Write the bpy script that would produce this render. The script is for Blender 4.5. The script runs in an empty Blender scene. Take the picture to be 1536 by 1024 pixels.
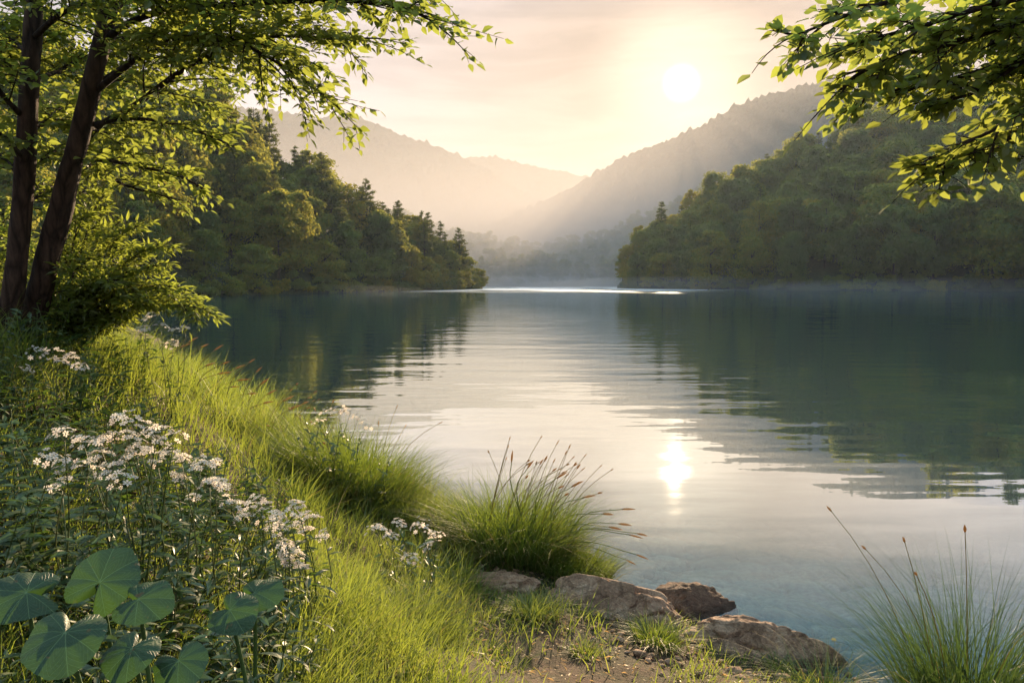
import bpy, math, random
import numpy as np
from mathutils import Vector, noise as mn

R = np.random.default_rng(7)
random.seed(7)
sc = bpy.context.scene
COL = sc.collection
F = 1536 * 28.0 / 36.0
HOR = 422.0
PITCH = math.atan((512 - HOR) / F)
CAM = np.array([0.0, 0.0, 2.2])
cp, sp = math.cos(PITCH), math.sin(PITCH)

def ray(px, py):
    a, c = (px - 768) / F, (512 - py) / F
    return np.array([a, cp + c * sp, c * cp - sp])

def W(px, py, Y):
    """point of the place seen at photo pixel (px, py) and Y metres ahead"""
    d = ray(px, py)
    return CAM + d * (Y / d[1])

SUN = ray(1022, 125); SUN = SUN / np.linalg.norm(SUN)
SUN_EL = math.asin(SUN[2]); SUN_AZ = math.atan2(SUN[0], SUN[1])

# ------------------------------------------------------------------ mesh helpers
class Geo:
    def __init__(s): s.V = []; s.F = []; s.n = 0; s.U = []
    def add(s, v, faces):
        v = np.asarray(v, dtype=np.float64).reshape(-1, 3)
        for f in faces:
            f = np.asarray(f, dtype=np.int64)
            if f.ndim == 1: f = f[None]
            s.F.append(f + s.n)
        s.V.append(v); s.n += len(v)
    def mesh(s, name, mat, smooth=False):
        me = bpy.data.meshes.new(name)
        V = np.concatenate(s.V).astype(np.float32)
        idx = np.concatenate([f.ravel() for f in s.F]).astype(np.int32)
        tot = np.concatenate([np.full(len(f), f.shape[1]) for f in s.F]).astype(np.int32)
        start = np.concatenate([[0], np.cumsum(tot)[:-1]]).astype(np.int32)
        me.vertices.add(len(V)); me.vertices.foreach_set('co', V.ravel())
        me.loops.add(len(idx)); me.loops.foreach_set('vertex_index', idx)
        me.polygons.add(len(tot)); me.polygons.foreach_set('loop_start', start)
        me.polygons.foreach_set('loop_total', tot)
        me.polygons.foreach_set('use_smooth', np.full(len(tot), bool(smooth), dtype=bool))
        me.update(calc_edges=True)
        if mat: me.materials.append(mat)
        return me
    def build(s, name, mat, parent=None, smooth=False, origin=None):
        if origin is not None:
            s.V = [v - np.asarray(origin) for v in s.V]
        return link(name, s.mesh(name, mat, smooth), parent, origin if parent is None else None)

def link(name, data, parent=None, loc=None):
    o = bpy.data.objects.new(name, data); COL.objects.link(o)
    if parent is not None: o.parent = parent
    if loc is not None: o.location = [float(q) for q in loc]
    return o

def tag(o, label=None, cat=None, group=None, kind=None):
    if label: o['label'] = label
    if cat: o['category'] = cat
    if group: o['group'] = group
    if kind: o['kind'] = kind
    return o

def empty(name, loc, label, cat, group=None):
    return tag(link(name, None, None, loc), label, cat, group)

def nrm(a):
    a = np.asarray(a, float)
    return a / np.maximum(np.linalg.norm(a, axis=-1, keepdims=True), 1e-9)

def frames(d, n):
    """columns: side, direction, normal"""
    y = nrm(d); x = nrm(np.cross(y, n)); z = np.cross(x, y)
    return np.stack([x, y, z], axis=-1)

def stamp(geo, tv, tfs, M, P, S):
    """copies template (tv, tfs) into geo with frames M, positions P, sizes S"""
    K = len(P)
    if K == 0: return
    S = np.asarray(S, float)
    if S.ndim == 1: S = S[:, None].repeat(3, 1)
    v = np.einsum('kij,kvj->kvi', M, tv[None] * S[:, None, :]) + np.asarray(P)[:, None, :]
    off = (np.arange(K) * len(tv))[:, None, None]
    geo.add(v.reshape(-1, 3), [(np.asarray(f)[None] + off).reshape(-1, np.asarray(f).shape[1]) for f in tfs])

def catmull(pts, n):
    p = np.asarray(pts, float)
    p = np.vstack([2 * p[0] - p[1], p, 2 * p[-1] - p[-2]])
    out = []
    m = len(p) - 3
    for s in np.linspace(0, m - 1e-6, n):
        i = int(s); t = s - i
        a, b, c, d = p[i], p[i + 1], p[i + 2], p[i + 3]
        out.append(0.5 * (2 * b + (c - a) * t + (2 * a - 5 * b + 4 * c - d) * t * t + (3 * b - a - 3 * c + d) * t ** 3))
    return np.array(out)

def tube(geo, pts, rad, sides=6, lump=0.0):
    pts = np.asarray(pts, float); n = len(pts)
    rad = np.broadcast_to(np.asarray(rad, float), (n,))
    d = np.gradient(pts, axis=0); d = nrm(d)
    ref = np.array([1.0, 0.13, 0.07]) if abs(d[:, 2]).mean() > 0.5 else np.array([0.05, 0.08, 1.0])
    x = nrm(np.cross(d, ref)); y = np.cross(d, x)
    a = np.linspace(0, 2 * math.pi, sides, endpoint=False)
    r = rad[:, None] * np.ones((1, sides))
    if lump:
        for i in range(n):
            for j in range(sides):
                q = pts[i] * 3.0 + np.array([math.cos(a[j]), math.sin(a[j]), 0]) * 0.6
                r[i, j] *= 1 + lump * mn.fractal(Vector(q), 1.0, 2.0, 4)
    v = pts[:, None] + (x[:, None] * np.cos(a)[None, :, None] + y[:, None] * np.sin(a)[None, :, None]) * r[:, :, None]
    i = np.arange(n - 1)[:, None] * sides; j = np.arange(sides)[None]; k = (j + 1) % sides
    q = np.stack([i + j, i + k, i + sides + k, i + sides + j], -1).reshape(-1, 4)
    geo.add(v.reshape(-1, 3), [q])
    geo.F.append(np.arange(sides)[None, ::-1] + geo.n - n * sides)
    geo.F.append(np.arange(sides)[None] + geo.n - sides)

# leaf templates, unit length along +y, normal +z
def leaf_tpl(w=0.27, fold=0.06, droop=0.10):
    v = np.array([[0, 0, 0], [0, .35, 0], [0, .7, -.3 * droop], [0, 1, -droop],
                  [-w, .3, fold], [-w * .8, .62, fold * .6], [w, .3, fold], [w * .8, .62, fold * .6]])
    t = [[0, 1, 4], [2, 3, 5], [0, 6, 1], [2, 7, 3]]; q = [[1, 2, 5, 4], [1, 6, 7, 2]]
    return v, [np.array(t), np.array(q)]
LEAF = leaf_tpl()
LEAFN = leaf_tpl(.13, .03, .16)
LEAFW = leaf_tpl(.33, .05, .08)
CLUMP = (np.array([[0, 0, 0], [-.36, .45, .10], [0, 1, -.05], [.36, .55, .08]]), [np.array([[0, 3, 2, 1]])])

def blades(geo, P, H, Wd, az, lean, curve, seg=4, twist=None):
    K = len(P); t = np.linspace(0, 1, seg + 1)[None]
    H = np.asarray(H)[:, None]; lean = np.asarray(lean)[:, None]; curve = np.asarray(curve)[:, None]
    hx = H * (lean * t + curve * t ** 2.2)
    hz = H * (t * np.sqrt(np.clip(1 - lean ** 2 * .5, .2, 1)) - .45 * curve * t ** 2.6)
    if twist is None: twist = R.uniform(-1.2, 1.2, K)
    ca, sa = np.cos(az)[:, None], np.sin(az)[:, None]
    c = np.stack([P[:, :1] + ca * hx, P[:, 1:2] + sa * hx, P[:, 2:3] + hz], -1)
    sd = np.stack([-np.sin(az + twist), np.cos(az + twist), 0 * az], -1)[:, None]
    w = (np.asarray(Wd)[:, None] * .5 * np.clip(1 - t ** 1.8, .04, 1) * (0.65 + .35 * np.sin(math.pi * np.clip(t + .2, 0, 1))))[..., None]
    v = np.stack([c - sd * w, c + sd * w], 2).reshape(-1, 3)
    b = (np.arange(K) * (seg + 1) * 2)[:, None] + np.arange(seg)[None] * 2
    geo.add(v, [np.stack([b, b + 1, b + 3, b + 2], -1).reshape(-1, 4)])
    return c

# ------------------------------------------------------------------ materials
def newmat(name):
    m = bpy.data.materials.new(name); m.use_nodes = True
    nt = m.node_tree; nt.nodes.clear()
    return m, nt, nt.nodes.new('ShaderNodeOutputMaterial')

def N(nt, t, **kw):
    n = nt.nodes.new('ShaderNode' + t)
    for k, v in kw.items():
        if k in n.inputs: n.inputs[k].default_value = v
        else: setattr(n, k, v)
    return n

def ramp(nt, stops, fac=None, interp='LINEAR'):
    n = nt.nodes.new('ShaderNodeValToRGB'); e = n.color_ramp.elements
    n.color_ramp.interpolation = interp
    while len(e) > 1: e.remove(e[-1])
    e[0].position = stops[0][0]; e[0].color = (*stops[0][1], 1)
    for p, c in stops[1:]:
        x = e.new(p); x.color = (*c, 1)
    if fac is not None: nt.links.new(fac, n.inputs[0])
    return n

def foliage(name, stops, trans, tmix=.5, rnd='island', gloss=.04, rough=.45, patch=0.0):
    m, nt, out = newmat(name); L = nt.links.new
    if rnd == 'island':
        g = N(nt, 'NewGeometry'); f = g.outputs['Random Per Island']
    else:
        g = N(nt, 'ObjectInfo'); gi = N(nt, 'NewGeometry')
        a = N(nt, 'Math', operation='MULTIPLY'); L(g.outputs['Random'], a.inputs[0]); a.inputs[1].default_value = .65
        b = N(nt, 'Math', operation='MULTIPLY_ADD'); L(gi.outputs['Random Per Island'], b.inputs[0]); b.inputs[1].default_value = .35
        L(a.outputs[0], b.inputs[2]); f = b.outputs[0]
    if patch:
        tc = N(nt, 'NewGeometry'); nz = N(nt, 'TexNoise', Scale=patch, Detail=2.0)
        L(tc.outputs['Position'], nz.inputs['Vector'])
        mm = N(nt, 'Math', operation='MULTIPLY_ADD', use_clamp=True); L(nz.outputs['Fac'], mm.inputs[0]); mm.inputs[1].default_value = 1.5
        mb = N(nt, 'Math', operation='MULTIPLY_ADD'); L(f, mb.inputs[0]); mb.inputs[1].default_value = .6; mb.inputs[2].default_value = -.55
        L(mb.outputs[0], mm.inputs[2]); f = mm.outputs[0]
    r = ramp(nt, stops, f)
    df = N(nt, 'BsdfDiffuse'); L(r.outputs[0], df.inputs['Color'])
    tr = N(nt, 'BsdfTranslucent')
    mx = N(nt, 'Mix', data_type='RGBA', blend_type='MIX'); mx.inputs[0].default_value = .6
    L(r.outputs[0], mx.inputs[6]); mx.inputs[7].default_value = (*trans, 1)
    L(mx.outputs[2], tr.inputs['Color'])
    ms = N(nt, 'MixShader', Fac=tmix); L(df.outputs[0], ms.inputs[1]); L(tr.outputs[0], ms.inputs[2])
    gl = N(nt, 'BsdfGlossy', Roughness=rough); gl.inputs['Color'].default_value = (1, 1, .95, 1)
    m2 = N(nt, 'MixShader', Fac=gloss); L(ms.outputs[0], m2.inputs[1]); L(gl.outputs[0], m2.inputs[2])
    L(m2.outputs[0], out.inputs[0])
    return m

def rocky(name, stops, scale=4.0, bump=.6, rough=.85, space='Object', crack=True, detail=10.0, bdist=.03):
    m, nt, out = newmat(name); L = nt.links.new
    tc = N(nt, 'TexCoord'); v = tc.outputs['Object']
    n1 = N(nt, 'TexNoise', Scale=scale, Detail=detail, Roughness=.65); L(v, n1.inputs['Vector'])
    r = ramp(nt, stops, n1.outputs['Fac'])
    n2 = N(nt, 'TexNoise', Scale=scale * 9, Detail=6.0, Roughness=.7); L(v, n2.inputs['Vector'])
    r2 = ramp(nt, [(.3, (.55, .55, .55)), (.7, (1.25, 1.22, 1.2))], n2.outputs['Fac'])
    mx = N(nt, 'Mix', data_type='RGBA', blend_type='MULTIPLY'); mx.inputs[0].default_value = 1
    L(r.outputs[0], mx.inputs[6]); L(r2.outputs[0], mx.inputs[7])
    p = N(nt, 'BsdfPrincipled', Roughness=rough); p.inputs['Specular IOR Level'].default_value = .3
    if name.startswith('rock'):   # wet dark band just above the waterline
        gp = N(nt, 'NewGeometry'); sz = N(nt, 'SeparateXYZ'); L(gp.outputs['Position'], sz.inputs[0])
        wm_ = N(nt, 'Math', operation='MULTIPLY_ADD'); L(n1.outputs['Fac'], wm_.inputs[0]); wm_.inputs[1].default_value = -.07; L(sz.outputs['Z'], wm_.inputs[2])
        wr = N(nt, 'MapRange'); L(wm_.outputs[0], wr.inputs['Value']); wr.inputs['From Min'].default_value = -.015; wr.inputs['From Max'].default_value = .02; wr.inputs['To Min'].default_value = .3
        sv = N(nt, 'VectorMath', operation='SCALE'); L(mx.outputs[2], sv.inputs[0]); L(wr.outputs[0], sv.inputs['Scale']); L(sv.outputs[0], p.inputs['Base Color'])
    else: L(mx.outputs[2], p.inputs['Base Color'])
    add = N(nt, 'Math', operation='ADD'); L(n1.outputs['Fac'], add.inputs[0]); L(n2.outputs['Fac'], add.inputs[1])
    h = add.outputs[0]
    if crack:
        vo = N(nt, 'TexVoronoi', Scale=scale * 1.3, feature='DISTANCE_TO_EDGE')
        ad = N(nt, 'Mix', data_type='VECTOR'); ad.inputs[0].default_value = .22
        L(v, ad.inputs[4]); L(n1.outputs['Color'], ad.inputs[5]); L(ad.outputs[1], vo.inputs['Vector'])
        rc = ramp(nt, [(0, (0, 0, 0)), (.05, (1, 1, 1))], vo.outputs['Distance'])
        a2 = N(nt, 'Math', operation='MULTIPLY_ADD'); L(rc.outputs[0], a2.inputs[0]); a2.inputs[1].default_value = .35; L(h, a2.inputs[2]); h = a2.outputs[0]
    b = N(nt, 'Bump', Strength=bump, Distance=bdist); L(h, b.inputs['Height']); L(b.outputs[0], p.inputs['Normal'])
    L(p.outputs[0], out.inputs[0])
    return m

def plain(name, col, rough=.6, spec=.3, trans=None):
    m, nt, out = newmat(name)
    p = N(nt, 'BsdfPrincipled', Roughness=rough); p.inputs['Base Color'].default_value = (*col, 1); p.inputs['Specular IOR Level'].default_value = spec
    nz = N(nt, 'TexNoise', Scale=30.0, Detail=3.0); r = ramp(nt, [(.3, tuple(c * .75 for c in col)), (.7, tuple(min(1, c * 1.15) for c in col))], nz.outputs['Fac'])
    nt.links.new(r.outputs[0], p.inputs['Base Color'])
    if trans:
        t = N(nt, 'BsdfTranslucent'); t.inputs[0].default_value = (*trans, 1)
        ms = N(nt, 'MixShader', Fac=.4); nt.links.new(p.outputs[0], ms.inputs[1]); nt.links.new(t.outputs[0], ms.inputs[2]); nt.links.new(ms.outputs[0], out.inputs[0])
    else: nt.links.new(p.outputs[0], out.inputs[0])
    return m

def bark(name, c0, c1):
    m, nt, out = newmat(name); L = nt.links.new
    tc = N(nt, 'TexCoord'); mp = N(nt, 'Mapping'); mp.inputs['Scale'].default_value = (18, 18, 4); L(tc.outputs['Object'], mp.inputs['Vector'])
    nz = N(nt, 'TexNoise', Scale=1.6, Detail=9.0, Roughness=.7, Distortion=.2); L(mp.outputs[0], nz.inputs['Vector'])
    vo = N(nt, 'TexVoronoi', Scale=1.0, feature='DISTANCE_TO_EDGE')
    mxv = N(nt, 'Mix', data_type='VECTOR'); mxv.inputs[0].default_value = .35
    L(mp.outputs[0], mxv.inputs[4]); L(nz.outputs['Color'], mxv.inputs[5]); L(mxv.outputs[1], vo.inputs['Vector'])
    r = ramp(nt, [(.3, c0), (.72, c1)], nz.outputs['Fac'])
    rv = ramp(nt, [(0, (.25, .25, .25)), (.18, (1, 1, 1))], vo.outputs['Distance'])
    mx = N(nt, 'Mix', data_type='RGBA', blend_type='MULTIPLY'); mx.inputs[0].default_value = .8
    L(r.outputs[0], mx.inputs[6]); L(rv.outputs[0], mx.inputs[7])
    p = N(nt, 'BsdfPrincipled', Roughness=.9); p.inputs['Specular IOR Level'].default_value = .2; L(mx.outputs[2], p.inputs['Base Color'])
    ad = N(nt, 'Math', operation='MULTIPLY_ADD'); L(rv.outputs[0], ad.inputs[0]); ad.inputs[1].default_value = .6; L(nz.outputs['Fac'], ad.inputs[2])
    b = N(nt, 'Bump', Strength=.9, Distance=.02); L(ad.outputs[0], b.inputs['Height']); L(b.outputs[0], p.inputs['Normal'])
    L(p.outputs[0], out.inputs[0])
    return m

M = {}
M['near_leaf'] = foliage('near_leaf', [(0, (.045, .075, .01)), (.6, (.075, .115, .014)), (1, (.12, .15, .02))], (.46, .53, .08), .6)
M['right_leaf'] = foliage('right_leaf', [(0, (.03, .055, .008)), (.6, (.05, .085, .012)), (1, (.08, .11, .016))], (.50, .57, .09), .6)
M['shrub_leaf'] = foliage('shrub_leaf', [(0, (.05, .09, .01)), (1, (.11, .15, .02))], (.46, .53, .07), .6)
M['grass'] = foliage('grass', [(0, (.025, .075, .012)), (.45, (.06, .12, .014)), (.8, (.13, .17, .02)), (1, (.24, .20, .06))], (.40, .46, .06), .56, patch=1.4)
M['sedge'] = foliage('sedge', [(0, (.035, .075, .012)), (.6, (.06, .11, .015)), (1, (.14, .17, .025))], (.28, .36, .035), .5)
M['darkgrass'] = foliage('darkgrass', [(0, (.02, .05, .012)), (.7, (.035, .075, .015)), (1, (.09, .11, .025))], (.10, .17, .03), .4)
M['drygrass'] = foliage('drygrass', [(0, (.14, .13, .04)), (.6, (.20, .17, .05)), (1, (.30, .22, .09))], (.40, .33, .08), .5)
M['herb'] = foliage('herb', [(0, (.022, .05, .012)), (.6, (.035, .075, .014)), (1, (.06, .10, .016))], (.12, .20, .02), .42, gloss=.06)
M['bigleaf_stem'] = plain('bigleaf_stem', (.06, .11, .03), .5)
M['stem'] = foliage('stem', [(0, (.04, .075, .015)), (1, (.09, .10, .03))], (.15, .2, .03), .2)
M['petal'] = foliage('petal', [(0, (.66, .62, .56)), (.7, (.76, .72, .66)), (1, (.70, .54, .47))], (.88, .79, .66), .5, gloss=.0)
M['flower_eye'] = plain('flower_eye', (.30, .19, .05), .8)
M['seed'] = foliage('seed', [(0, (.26, .16, .07)), (1, (.42, .28, .12))], (.75, .48, .18), .5)
M['bark'] = bark('bark', (.022, .014, .010), (.10, .062, .042))
M['twig'] = bark('twig', (.02, .013, .009), (.06, .04, .026))
M['far_bark'] = plain('far_bark', (.055, .045, .035), .9)
TG = [(0, (.020, .060, .040)), (.3, (.034, .088, .044)), (.52, (.060, .12, .036)), (.7, (.13, .145, .028)), (.88, (.23, .17, .028))]  # hue differs by tree; gold end paints in sunlit crowns, teal end shade
M['forest'] = foliage('forest', TG, (.70, .64, .10), .43, rnd='object', gloss=.0)
M['forest_mass'] = foliage('forest_mass', TG, (.70, .64, .10), .43, gloss=.0, patch=.12)
M['pine'] = foliage('pine', [(0, (.03, .07, .035)), (1, (.08, .11, .035))], (.35, .33, .06), .35, rnd='object', gloss=.0)
M['rock_tan'] = rocky('rock_tan', [(.3, (.17, .09, .055)), (.5, (.42, .26, .165)), (.7, (.60, .43, .30))], 6, bump=1.0)
M['rock_dark'] = rocky('rock_dark', [(.3, (.08, .042, .028)), (.5, (.20, .115, .07)), (.75, (.36, .23, .15))], 7, bump=1.0)
M['bed_stone'] = rocky('bed_stone', [(.3, (.14, .17, .14)), (.5, (.32, .36, .30)), (.75, (.55, .55, .46))], 2.5, crack=False)
M['hill_soil'] = rocky('hill_soil', [(.3, (.018, .032, .012)), (.7, (.05, .07, .02))], .15, bump=1, crack=False, bdist=1.0)
M['mountain'] = rocky('mountain', [(.3, (.018, .035, .016)), (.6, (.035, .055, .022)), (.8, (.05, .07, .03))], .02, bump=1.0, crack=False, bdist=8.0)

# ------------------------------------------------------------------ near ground (bank and lake bed)
CP = [ # x, y, z
 (1.9,4.3,0),(1.35,5.05,0),(.95,5.6,0),(.35,6.1,0),(-.25,6.7,0),(-1,8.0,0),(-2.2,10.2,0),(-3.6,12.4,0),(-6,17,0),(-12,28,0),(-26,50,0),
 (2.5,4.1,0),(3.6,3.7,0),(8,3.2,0),(20,2,0),
 (-3.55,6,1.70),(-3.5,8,1.22),(-2.8,9.0,.42),(-1.4,7.6,.10),(-.22,3.9,.34),(-1.06,1.9,1.02),(-.86,2.8,.84),(.83,4.3,.13),(-1.55,3.2,1.02),(-2.4,5.2,1.12),(-1.5,5.4,.62),(-.6,5.2,.22),
 (0,0,.62),(-3,0,1.5),(-7,4,2.1),(3,0,.5),(0,-6,.9),(8,-6,.9),(-10,-6,2.6),(-12,12,2.2),(-20,30,2.5),(-40,50,4),(-5.5,12,1.0),(.3,5.2,.10),
 (1.1,6.4,-.28),(2.2,5.4,-.32),(0,8,-.5),(3.6,5.2,-.40),(-1.5,11,-.7),(3.5,8,-.9),(1,10,-1.1),(7,6,-.8),(14,6,-1.2),(-3,17,-1.6),(5,14,-2.4),(12,12,-2.2),(-8,28,-3),(0,24,-3.6),(20,14,-3.6),(20,40,-4.5),(-15,50,-4),(0,60,-5),(40,60,-5),(40,6,-2),(40,-6,0.5)]
CPa = np.array(CP, float)
_A = np.linalg.norm(CPa[:, None, :2] - CPa[None, :, :2], axis=-1)
_P = np.hstack([np.ones((len(CPa), 1)), CPa[:, :2]])
_S = np.block([[_A + 0 * np.eye(len(CPa)), _P], [_P.T, np.zeros((3, 3))]])
_w = np.linalg.solve(_S, np.concatenate([CPa[:, 2], [0, 0, 0]]))

def ground_z(x, y):
    x = np.atleast_1d(np.asarray(x, float)); y = np.atleast_1d(np.asarray(y, float))
    out = np.zeros(x.size); xf, yf = x.ravel(), y.ravel()
    for s in range(0, x.size, 20000):
        a, b = xf[s:s + 20000], yf[s:s + 20000]
        d = np.sqrt((a[:, None] - CPa[None, :, 0]) ** 2 + (b[:, None] - CPa[None, :, 1]) ** 2 + .04)
        out[s:s + 20000] = d @ _w[:-3] + _w[-3] + _w[-2] * a + _w[-1] * b
    out += .035 * np.sin(xf * 2.3 + 1.3 * np.sin(yf * 1.9)) * np.cos(yf * 2.7 + xf)
    return np.clip(out, -5, 4.5).reshape(x.shape)

def grid_faces(nr, nc):
    i = np.arange(nr - 1)[:, None] * nc; j = np.arange(nc - 1)[None]
    return np.stack([i + j, i + j + 1, i + nc + j + 1, i + nc + j], -1).reshape(-1, 4)

def soil_mat():
    m, nt, out = newmat('soil'); L = nt.links.new
    g = N(nt, 'NewGeometry'); v = g.outputs['Position']
    n1 = N(nt, 'TexNoise', Scale=2.5, Detail=8.0, Roughness=.7); L(v, n1.inputs['Vector'])
    n2 = N(nt, 'TexNoise', Scale=45.0, Detail=6.0, Roughness=.75); L(v, n2.inputs['Vector'])
    r = ramp(nt, [(.3, (.05, .028, .018)), (.5, (.10, .058, .036)), (.7, (.17, .11, .065))], n2.outputs['Fac'])
    rg = ramp(nt, [(.42, (.0, .0, .0)), (.6, (1, 1, 1))], n1.outputs['Fac'])
    mx = N(nt, 'Mix', data_type='RGBA'); L(rg.outputs[0], mx.inputs[0]); L(r.outputs[0], mx.inputs[6]); mx.inputs[7].default_value = (.045, .05, .018, 1)
    # the lake bed is paler, algae-covered gravel
    sx = N(nt, 'SeparateXYZ'); L(v, sx.inputs[0])
    mr = N(nt, 'MapRange'); L(sx.outputs['Z'], mr.inputs['Value']); mr.inputs['From Min'].default_value = -.12; mr.inputs['From Max'].default_value = .0
    vo = N(nt, 'TexVoronoi', Scale=4.0); L(v, vo.inputs['Vector'])
    rb = ramp(nt, [(0, (.26, .28, .22)), (.5, (.13, .16, .12)), (1, (.05, .08, .06))], vo.outputs['Distance'])
    m2 = N(nt, 'Mix', data_type='RGBA'); L(mr.outputs[0], m2.inputs[0]); L(rb.outputs[0], m2.inputs[6]); L(mx.outputs[2], m2.inputs[7])
    wet = N(nt, 'MapRange'); L(sx.outputs['Z'], wet.inputs['Value']); wet.inputs['From Min'].default_value = .02; wet.inputs['From Max'].default_value = .09; wet.inputs['To Min'].default_value = .4
    wv = N(nt, 'VectorMath', operation='SCALE'); L(m2.outputs[2], wv.inputs[0]); L(wet.outputs[0], wv.inputs['Scale'])
    p = N(nt, 'BsdfPrincipled', Roughness=.9); p.inputs['Specular IOR Level'].default_value = .2
    mz = N(nt, 'Mix', data_type='RGBA'); L(mr.outputs[0], mz.inputs[0]); L(m2.outputs[2], mz.inputs[6]); L(wv.outputs[0], mz.inputs[7]); L(mz.outputs[2], p.inputs['Base Color'])
    b = N(nt, 'Bump', Strength=.8, Distance=.03); L(n2.outputs['Fac'], b.inputs['Height']); L(b.outputs[0], p.inputs['Normal'])
    L(p.outputs[0], out.inputs[0]); return m
M['soil'] = soil_mat()

xs = np.concatenate([np.linspace(-60, -7, 50), np.arange(-6.9, 6.9, .07), np.linspace(7, 45, 40)])
ys = np.concatenate([np.linspace(-12, .9, 26), np.arange(1, 14, .07), np.linspace(14.2, 62, 60)])
GX, GY = np.meshgrid(xs, ys)
GZ = ground_z(GX, GY)
jit = np.array([mn.fractal(Vector((a * 2.2, b * 2.2, 0)), 1, 2, 4) for a, b in zip(GX.ravel(), GY.ravel())]).reshape(GX.shape)
GZ = GZ + jit * .03
g = Geo(); g.add(np.stack([GX, GY, GZ], -1).reshape(-1, 3), [grid_faces(len(ys), len(xs))])
tag(g.build('ground', M['soil'], smooth=True), kind='structure')
g = Geo()
g.add([[-2600, -400, -5.2], [2600, -400, -5.2], [2600, 2300, -5.2], [-2600, 2300, -5.2]], [[0, 1, 2, 3]])
tag(g.build('lakebed', M['bed_stone']), kind='structure')

# ------------------------------------------------------------------ water
def water_mat():
    m, nt, out = newmat('water'); L = nt.links.new
    g = N(nt, 'NewGeometry'); pos = g.outputs['Position']
    sx = N(nt, 'SeparateXYZ'); L(pos, sx.inputs[0])
    def layer(sc_, scale, det, rough=.5):
        mp = N(nt, 'Mapping'); mp.inputs['Scale'].default_value = sc_; L(pos, mp.inputs['Vector'])
        n = N(nt, 'TexNoise', Scale=scale, Detail=det, Roughness=rough); L(mp.outputs[0], n.inputs['Vector']); return n.outputs['Fac']
    a = layer((.35, 1, 1), .9, 2.0)        # broad slow ripples
    b = layer((.45, 1.1, 1), 4.0, 2.0)
    c = layer((.12, .35, 1), .8, 1.5)      # swell far out
    mask = layer((.5, .25, 1), .12, 2.0)
    rm = ramp(nt, [(.42, (.12, .12, .12)), (.62, (1, 1, 1))], mask)
    h1 = N(nt, 'Math', operation='MULTIPLY'); L(a, h1.inputs[0]); h1.inputs[1].default_value = .020
    h2 = N(nt, 'Math', operation='MULTIPLY'); L(b, h2.inputs[0]); h2.inputs[1].default_value = .0075
    h3 = N(nt, 'Math', operation='MULTIPLY'); L(h2.outputs[0], h3.inputs[0]); L(rm.outputs[0], h3.inputs[1])
    h4 = N(nt, 'Math', operation='MULTIPLY_ADD'); L(c, h4.inputs[0]); h4.inputs[1].default_value = .02; L(h1.outputs[0], h4.inputs[2])
    h5 = N(nt, 'Math', operation='ADD'); L(h3.outputs[0], h5.inputs[0]); L(h4.outputs[0], h5.inputs[1])
    # a wind-ruffled patch far out
    far = N(nt, 'MapRange'); L(sx.outputs['Y'], far.inputs['Value']); far.inputs['From Min'].default_value = 140; far.inputs['From Max'].default_value = 200
    sl = N(nt, 'Math', operation='MULTIPLY_ADD'); L(sx.outputs['Y'], sl.inputs[0]); sl.inputs[1].default_value = -.27; L(sx.outputs['X'], sl.inputs[2])
    rt_ = N(nt, 'MapRange', interpolation_type='SMOOTHSTEP'); L(sl.outputs[0], rt_.inputs['Value']); rt_.inputs['From Min'].default_value = -22; rt_.inputs['From Max'].default_value = 22; rt_.inputs['To Min'].default_value = 1; rt_.inputs['To Max'].default_value = 0
    fm_ = N(nt, 'Math', operation='MULTIPLY'); L(far.outputs[0], fm_.inputs[0]); L(rt_.outputs[0], fm_.inputs[1])
    brk = N(nt, 'MapRange'); L(mask, brk.inputs['Value']); brk.inputs['From Min'].default_value = .28; brk.inputs['From Max'].default_value = .50
    fm2 = N(nt, 'Math', operation='MULTIPLY'); L(fm_.outputs[0], fm2.inputs[0]); L(brk.outputs[0], fm2.inputs[1])
    near = N(nt, 'MapRange'); L(sx.outputs['Y'], near.inputs['Value']); near.inputs['From Min'].default_value = 5; near.inputs['From Max'].default_value = 14
    near.inputs['To Min'].default_value = .38; near.inputs['To Max'].default_value = 1
    bm = N(nt, 'Bump', Distance=1.0); L(near.outputs[0], bm.inputs['Strength']); L(h5.outputs[0], bm.inputs['Height'])
    ro = N(nt, 'MapRange'); L(fm2.outputs[0], ro.inputs['Value']); ro.inputs['To Min'].default_value = .012; ro.inputs['To Max'].default_value = .40
    gl = N(nt, 'BsdfGlossy'); gl.inputs['Color'].default_value = (.90, .97, 1, 1); L(ro.outputs[0], gl.inputs['Roughness']); L(bm.outputs[0], gl.inputs['Normal'])
    tr = N(nt, 'BsdfTransparent'); tr.inputs[0].default_value = (.80, .93, .94, 1)
    df = N(nt, 'BsdfDiffuse'); df.inputs[0].default_value = (.004, .085, .12, 1)
    lo = N(nt, 'MixShader', Fac=.38); L(tr.outputs[0], lo.inputs[1]); L(df.outputs[0], lo.inputs[2])
    fr = N(nt, 'Fresnel', IOR=1.7); L(bm.outputs[0], fr.inputs['Normal'])
    fp = N(nt, 'MapRange'); L(fr.outputs[0], fp.inputs['Value']); fp.inputs['From Min'].default_value = .155; fp.inputs['From Max'].default_value = .32; fp.inputs['To Min'].default_value = .07; fp.inputs['To Max'].default_value = .82
    mx = N(nt, 'MixShader'); L(fp.outputs[0], mx.inputs[0]); L(lo.outputs[0], mx.inputs[1]); L(gl.outputs[0], mx.inputs[2])
    L(mx.outputs[0], out.inputs['Surface'])
    ab = N(nt, 'VolumeAbsorption', Density=.55); ab.inputs[0].default_value = (.25, .72, .70, 1)
    L(ab.outputs[0], out.inputs['Volume'])
    return m
M['water'] = water_mat()
g = Geo()
x0, x1, y0, y1, zb = -2500, 2500, -300, 2200, -5.6
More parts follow.
